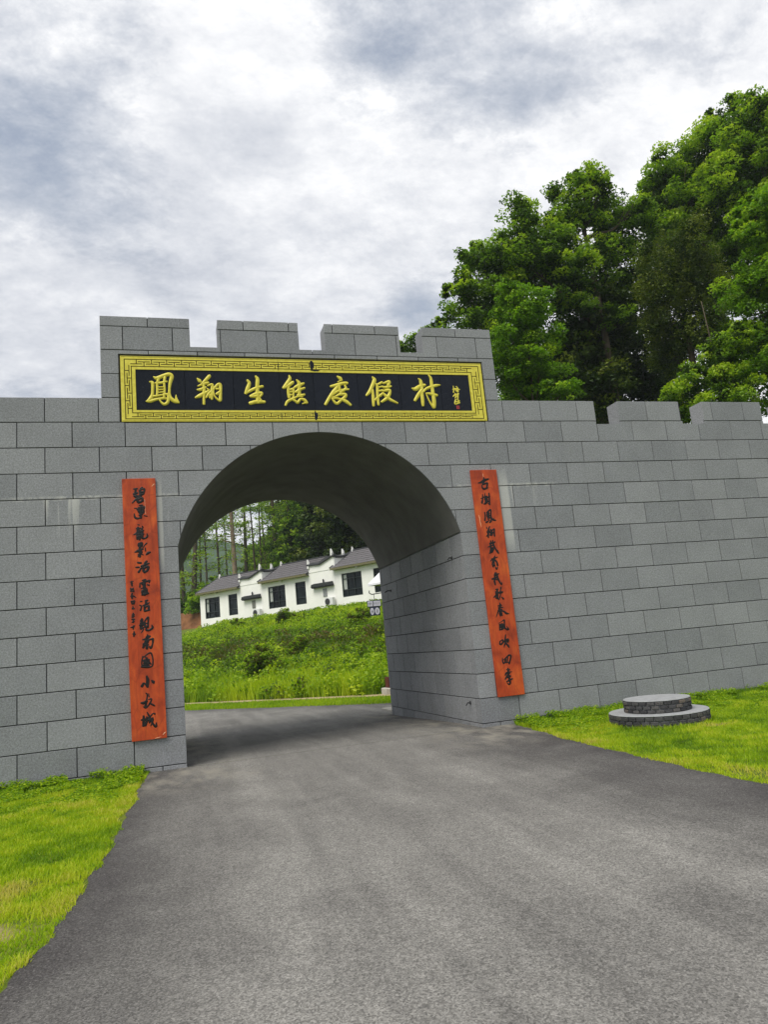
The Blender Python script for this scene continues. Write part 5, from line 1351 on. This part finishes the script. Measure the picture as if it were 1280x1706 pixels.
def grass_mesh(name, parts, mat):
    V, F, T, off = [], [], [], 0
    for v_, f_, t_ in parts:
        V.append(v_); F.append(f_ + off); T.append(t_); off += len(v_)
    V = np.concatenate(V); F = np.concatenate(F); T = np.concatenate(T)
    # degenerate quads -> keep as 4-gons with a repeated vertex split into triangles
    tri = F[:, 2] == F[:, 3]
    me = bpy.data.meshes.new(name)
    q = F[~tri]; t = F[tri][:, :3]; tq = T[~tri]; tt = T[tri]
    me.vertices.add(len(V)); me.vertices.foreach_set('co', V.astype(np.float32).ravel())
    me.loops.add(q.size + t.size)
    me.loops.foreach_set('vertex_index', np.concatenate([q.ravel(), t.ravel()]).astype(np.int32))
    me.polygons.add(len(q) + len(t))
    me.polygons.foreach_set('loop_start', np.concatenate([np.arange(0, q.size, 4), q.size + np.arange(0, t.size, 3)]).astype(np.int32))
    me.update(calc_edges=True)
    a = me.attributes.new('tint', 'FLOAT', 'FACE'); a.data.foreach_set('value', np.concatenate([tq, tt]).astype(np.float32))
    me.materials.append(mat)
    return me
def fastnoise(x, y, sc, seed):
    """cheap smooth value noise on arrays"""
    r = np.random.default_rng(seed).uniform(0, 1, (64, 64))
    x = x * sc; y = y * sc
    xi = np.floor(x).astype(int); yi = np.floor(y).astype(int); fx = x - xi; fy = y - yi
    fx = fx * fx * (3 - 2 * fx); fy = fy * fy * (3 - 2 * fy)
    g = lambda a, b: r[a % 64, b % 64]
    return (g(xi, yi) * (1 - fx) + g(xi + 1, yi) * fx) * (1 - fy) + (g(xi, yi + 1) * (1 - fx) + g(xi + 1, yi + 1) * fx) * fy
def turf(x0, x1, y0, y1, dens, side, rng):
    n = int((x1 - x0) * (y1 - y0) * dens)
    x = rng.uniform(x0, x1, n); y = rng.uniform(y0, y1, n)
    e = (fastnoise(x, y, 3, 1) - .5) * .12 + (fastnoise(x, y, 11, 2) - .5) * .06
    if side < 0: d = road_left(y) - x + e
    else: d = x - road_right(y) + e
    keep = d > 0
    dens_m = np.clip(1.15 - bare_at(x, y) * 1.3, .06, 1)
    keep &= rng.uniform(0, 1, n) < dens_m
    keep &= ((x - 7.40) ** 2 + (y + 1.94) ** 2) > .70 ** 2
    x, y, d = x[keep], y[keep], d[keep]; n = len(x)
    big = fastnoise(x, y, 1.1, 3); sm_ = fastnoise(x, y, 5, 4)
    near = np.exp(-np.abs(y) / .45)                 # ranker grass along the wall foot
    h = .022 + .030 * sm_ + .10 * near * big + .03 * np.exp(-((np.hypot(x - 7.4, y + 1.94) - .74) / .1) ** 2)
    h *= rng.uniform(.6, 1.4, n)
    t = .54 + .42 * (big - .5) + .45 * (sm_ - .5) - .40 * near + rng.normal(0, .09, n) + .16 * np.exp(-d / .35)
    t += .5 * np.clip(bare_at(x, y), 0, .7)
    return blades(x, y, zt(x, y) - .004, h, .0045 + .004 * rng.uniform(0, 1, n) + .0006 * np.abs(y + 9), np.clip(t, 0, 1), rng, .8)
rg = np.random.default_rng(99)
o = link('turf_grass', grass_mesh('turf_grass', [turf(-2.9, .3, -7.9, -.005, 6500, -1, rg), turf(-6, -2.9, -8, -.005, 900, -1, rg)], M['grass']))
tag(o, 'short yellow-green grass covering the left verge up to the asphalt', 'grass', kind='stuff')
o = link('turf_grass', grass_mesh('turf_grass', [turf(5.3, 12.5, -7.2, -.005, 4200, 1, rg), turf(12.5, 18, -8, -.005, 700, 1, rg)], M['grass']))
tag(o, 'short yellow-green grass covering the right verge around the brick plinth', 'grass', kind='stuff')
# broad-leaved weeds in the turf: clover patches
def clover(x0, x1, y0, y1, n, side, rng):
    x = rng.uniform(x0, x1, n); y = -np.abs(rng.normal(0, .75, n)) - .03 if side else rng.uniform(y0, y1, n)
    c = fastnoise(x, y, 4, 9)
    k = (c > .45)
    if side < 0: k &= x < road_left(y) - .04
    else: k &= x > road_right(y) + .04
    k &= ((x - 7.40) ** 2 + (y + 1.94) ** 2) > .74 ** 2
    x, y = x[k], y[k]
    P = np.stack([x, y, zt(x, y) + rng.uniform(.02, .13, len(x)) * np.exp(-np.abs(y) / .6) + .03], 1)
    V, F = leaf_cloud(P, .034, up=1.2, rng=rng, aspect=.85)
    return V, F, np.clip(rng.normal(.40, .14, len(x)), 0, 1)
V1 = clover(-3, .2, 0, 0, 20000, -1, rg); V2 = clover(5.9, 12.5, 0, 0, 34000, 1, rg)
V = np.concatenate([V1[0], V2[0]]); F = np.concatenate([V1[1], V2[1] + len(V1[0])]); T = np.concatenate([V1[2], V2[2]])
o = link('clover', mesh_np('clover', V, F, M['grass'], T)); tag(o, 'low broad-leaved weeds along the foot of the wall', 'weeds', kind='stuff')

# mown strip between the road and the footpath
n = 26000
l = rg.uniform(-26, 2, n); s = rg.uniform(10.15, 12.35, n) + (fastnoise(l, l * 0, 1.5, 5) - .5) * .2
x = SY * l + SX * s; y = -SX * l + SY * s
o = link('verge_grass', grass_mesh('verge_grass', [blades(x, y, zt(x, y), rg.uniform(.04, .11, n), .018, np.clip(.5 + .3 * (fastnoise(x, y, .8, 6) - .5) + rg.normal(0, .1, n), 0, 1), rg)], M['grass']))
tag(o, 'strip of mown bright grass beyond the road, before the footpath', 'grass', kind='stuff')

# weedy bank: tall grass, bracken and leafy clumps
n = 150000
s = 12.95 + 21.6 * rg.uniform(0, 1, n) ** 1.15; l = rg.uniform(-24, 2, n) - (s - 13) * .62
x = SY * l + SX * s; y = -SX * l + SY * s
k = y > 2.2
x, y, s, l = x[k], y[k], s[k], l[k]; n = len(x)
b1 = fastnoise(x, y, .35, 11); b2_ = fastnoise(x, y, 1.1, 12); b3_ = fastnoise(x, y, 2.7, 13)
dry = np.exp(-((s - 20.5 - 3 * (b1 - .5)) / 3.6) ** 2) * np.clip(b2_ * 1.4, 0, 1)
h = (.20 + .38 * b2_ + .25 * b3_) * rg.uniform(.5, 1.25, n); h *= np.where(s > 30.5, .45, 1.0); h *= np.where(((x - 7.2) ** 2 + (y - 11.3) ** 2) < 1.1, .15, 1.0); k = s < 34.9; x, y, s, l, h, b1, b2_, b3_, dry = [q[k] for q in (x, y, s, l, h, b1, b2_, b3_, dry)]; n = len(x)
t = np.clip(.76 + .35 * (b1 - .5) + .45 * (b2_ - .5) + .3 * (b3_ - .5) + rg.normal(0, .08, n) - .62 * dry, 0, 1)
o = link('bank_grass', grass_mesh('bank_grass', [blades(x, y, zt(x, y) - .02, h, .03 + .03 * rg.uniform(0, 1, n), t, rg, .45)], M['weed']))
tag(o, 'rank tall grass and weeds covering the bank below the guest houses', 'weeds', kind='stuff')
# leafy clumps
nc = 2600
s = 13.1 + 21 * rg.uniform(0, 1, nc) ** 1.1; l = rg.uniform(-24, 2, nc) - (s - 13) * .62
x = SY * l + SX * s; y = -SX * l + SY * s; k = (y > 2.4) & (((x - 7.2) ** 2 + (y - 11.3) ** 2) > 1.9); x, y, s = x[k], y[k], s[k]
P, T = [], []
for a, b, s_ in zip(x, y, s):
    m = 70; r = rg.uniform(.25, .7); hh = rg.uniform(.35, .95) * (.5 if s_ > 30 else 1)
    q = rg.normal(size=(m, 3)); q /= np.linalg.norm(q, axis=1)[:, None]; q *= (rg.uniform(.3, 1, m) ** .5)[:, None]
    c0 = np.array([a, b, float(zt(a, b)) + hh * .45])
    P.append(c0 + q * np.array([r, r, hh * .55]))
    tb = np.clip(rg.normal(.70, .17) - .75 * math.exp(-((s_ - 20.5) / 3.2) ** 2) * rg.uniform(0, 1), 0, 1)
    T.append(np.clip(tb + rg.normal(0, .05, m), 0, 1))
V, F = leaf_cloud(np.concatenate(P), .13, rng=rg, aspect=.7)
o = link('bank_weeds', mesh_np('bank_weeds', V, F, M['weed'], np.concatenate(T))); tag(o, 'leafy weed clumps scattered over the bank below the guest houses', 'weeds', kind='stuff')
# three shrubs one can tell apart on the bank
sl = [(0, 0, .7, .65), (.5, .1, .55, .45), (-.45, -.1, .6, .5), (.1, .2, 1.15, .45)]
sb = make_tree('bank_shrub', 'rounded blue-green shrub near the foot of the bank', 'shrub', sl, base=(0, 0, 0), r0=.03, seed=61, leafmat='weed', clump_r=.25, leaf=.11, leaves_per=50, tint_mu=.55, tint_sd=.08)
for k, (px_, py_, sc, lab) in enumerate([(4.12, 19.67, 1.0, ''), (4.78, 39.25, 0.7, 'dark shrub on the bank below the farthest guest house'), (7.49, 35.05, 0.85, 'dark leafy shrub high on the bank below the middle guest house'), (6.15, 22.53, 0.7, 'dull green shrub in the dry middle of the bank'), (10.08, 26.32, 0.8, 'green shrub high on the bank just left of the hanging sign')]):
    zz = float(zt(px_, py_))
    if k == 0: sb.location = (px_, py_, zz); sb.scale = (sc,) * 3
    else: copy_tree(sb, (px_, py_, zz), k * 1.3, sc, lab)

# ------------------------------------------------------------------ damp summer air
mh = bpy.data.materials.new('damp_air'); mh.use_nodes = True
mh.node_tree.nodes.clear()
vo = mh.node_tree.nodes.new('ShaderNodeVolumePrincipled'); oo = mh.node_tree.nodes.new('ShaderNodeOutputMaterial')
vo.inputs['Density'].default_value = .0004
vo.inputs['Color'].default_value = (.82, .90, 1, 1)
mh.node_tree.links.new(vo.outputs[0], oo.inputs['Volume'])
hz = MB().box(-575, 575, -575, 575, -.9, 85).build('haze', mh)
tag(hz, 'thin pale summer haze over the valley', kind='stuff')
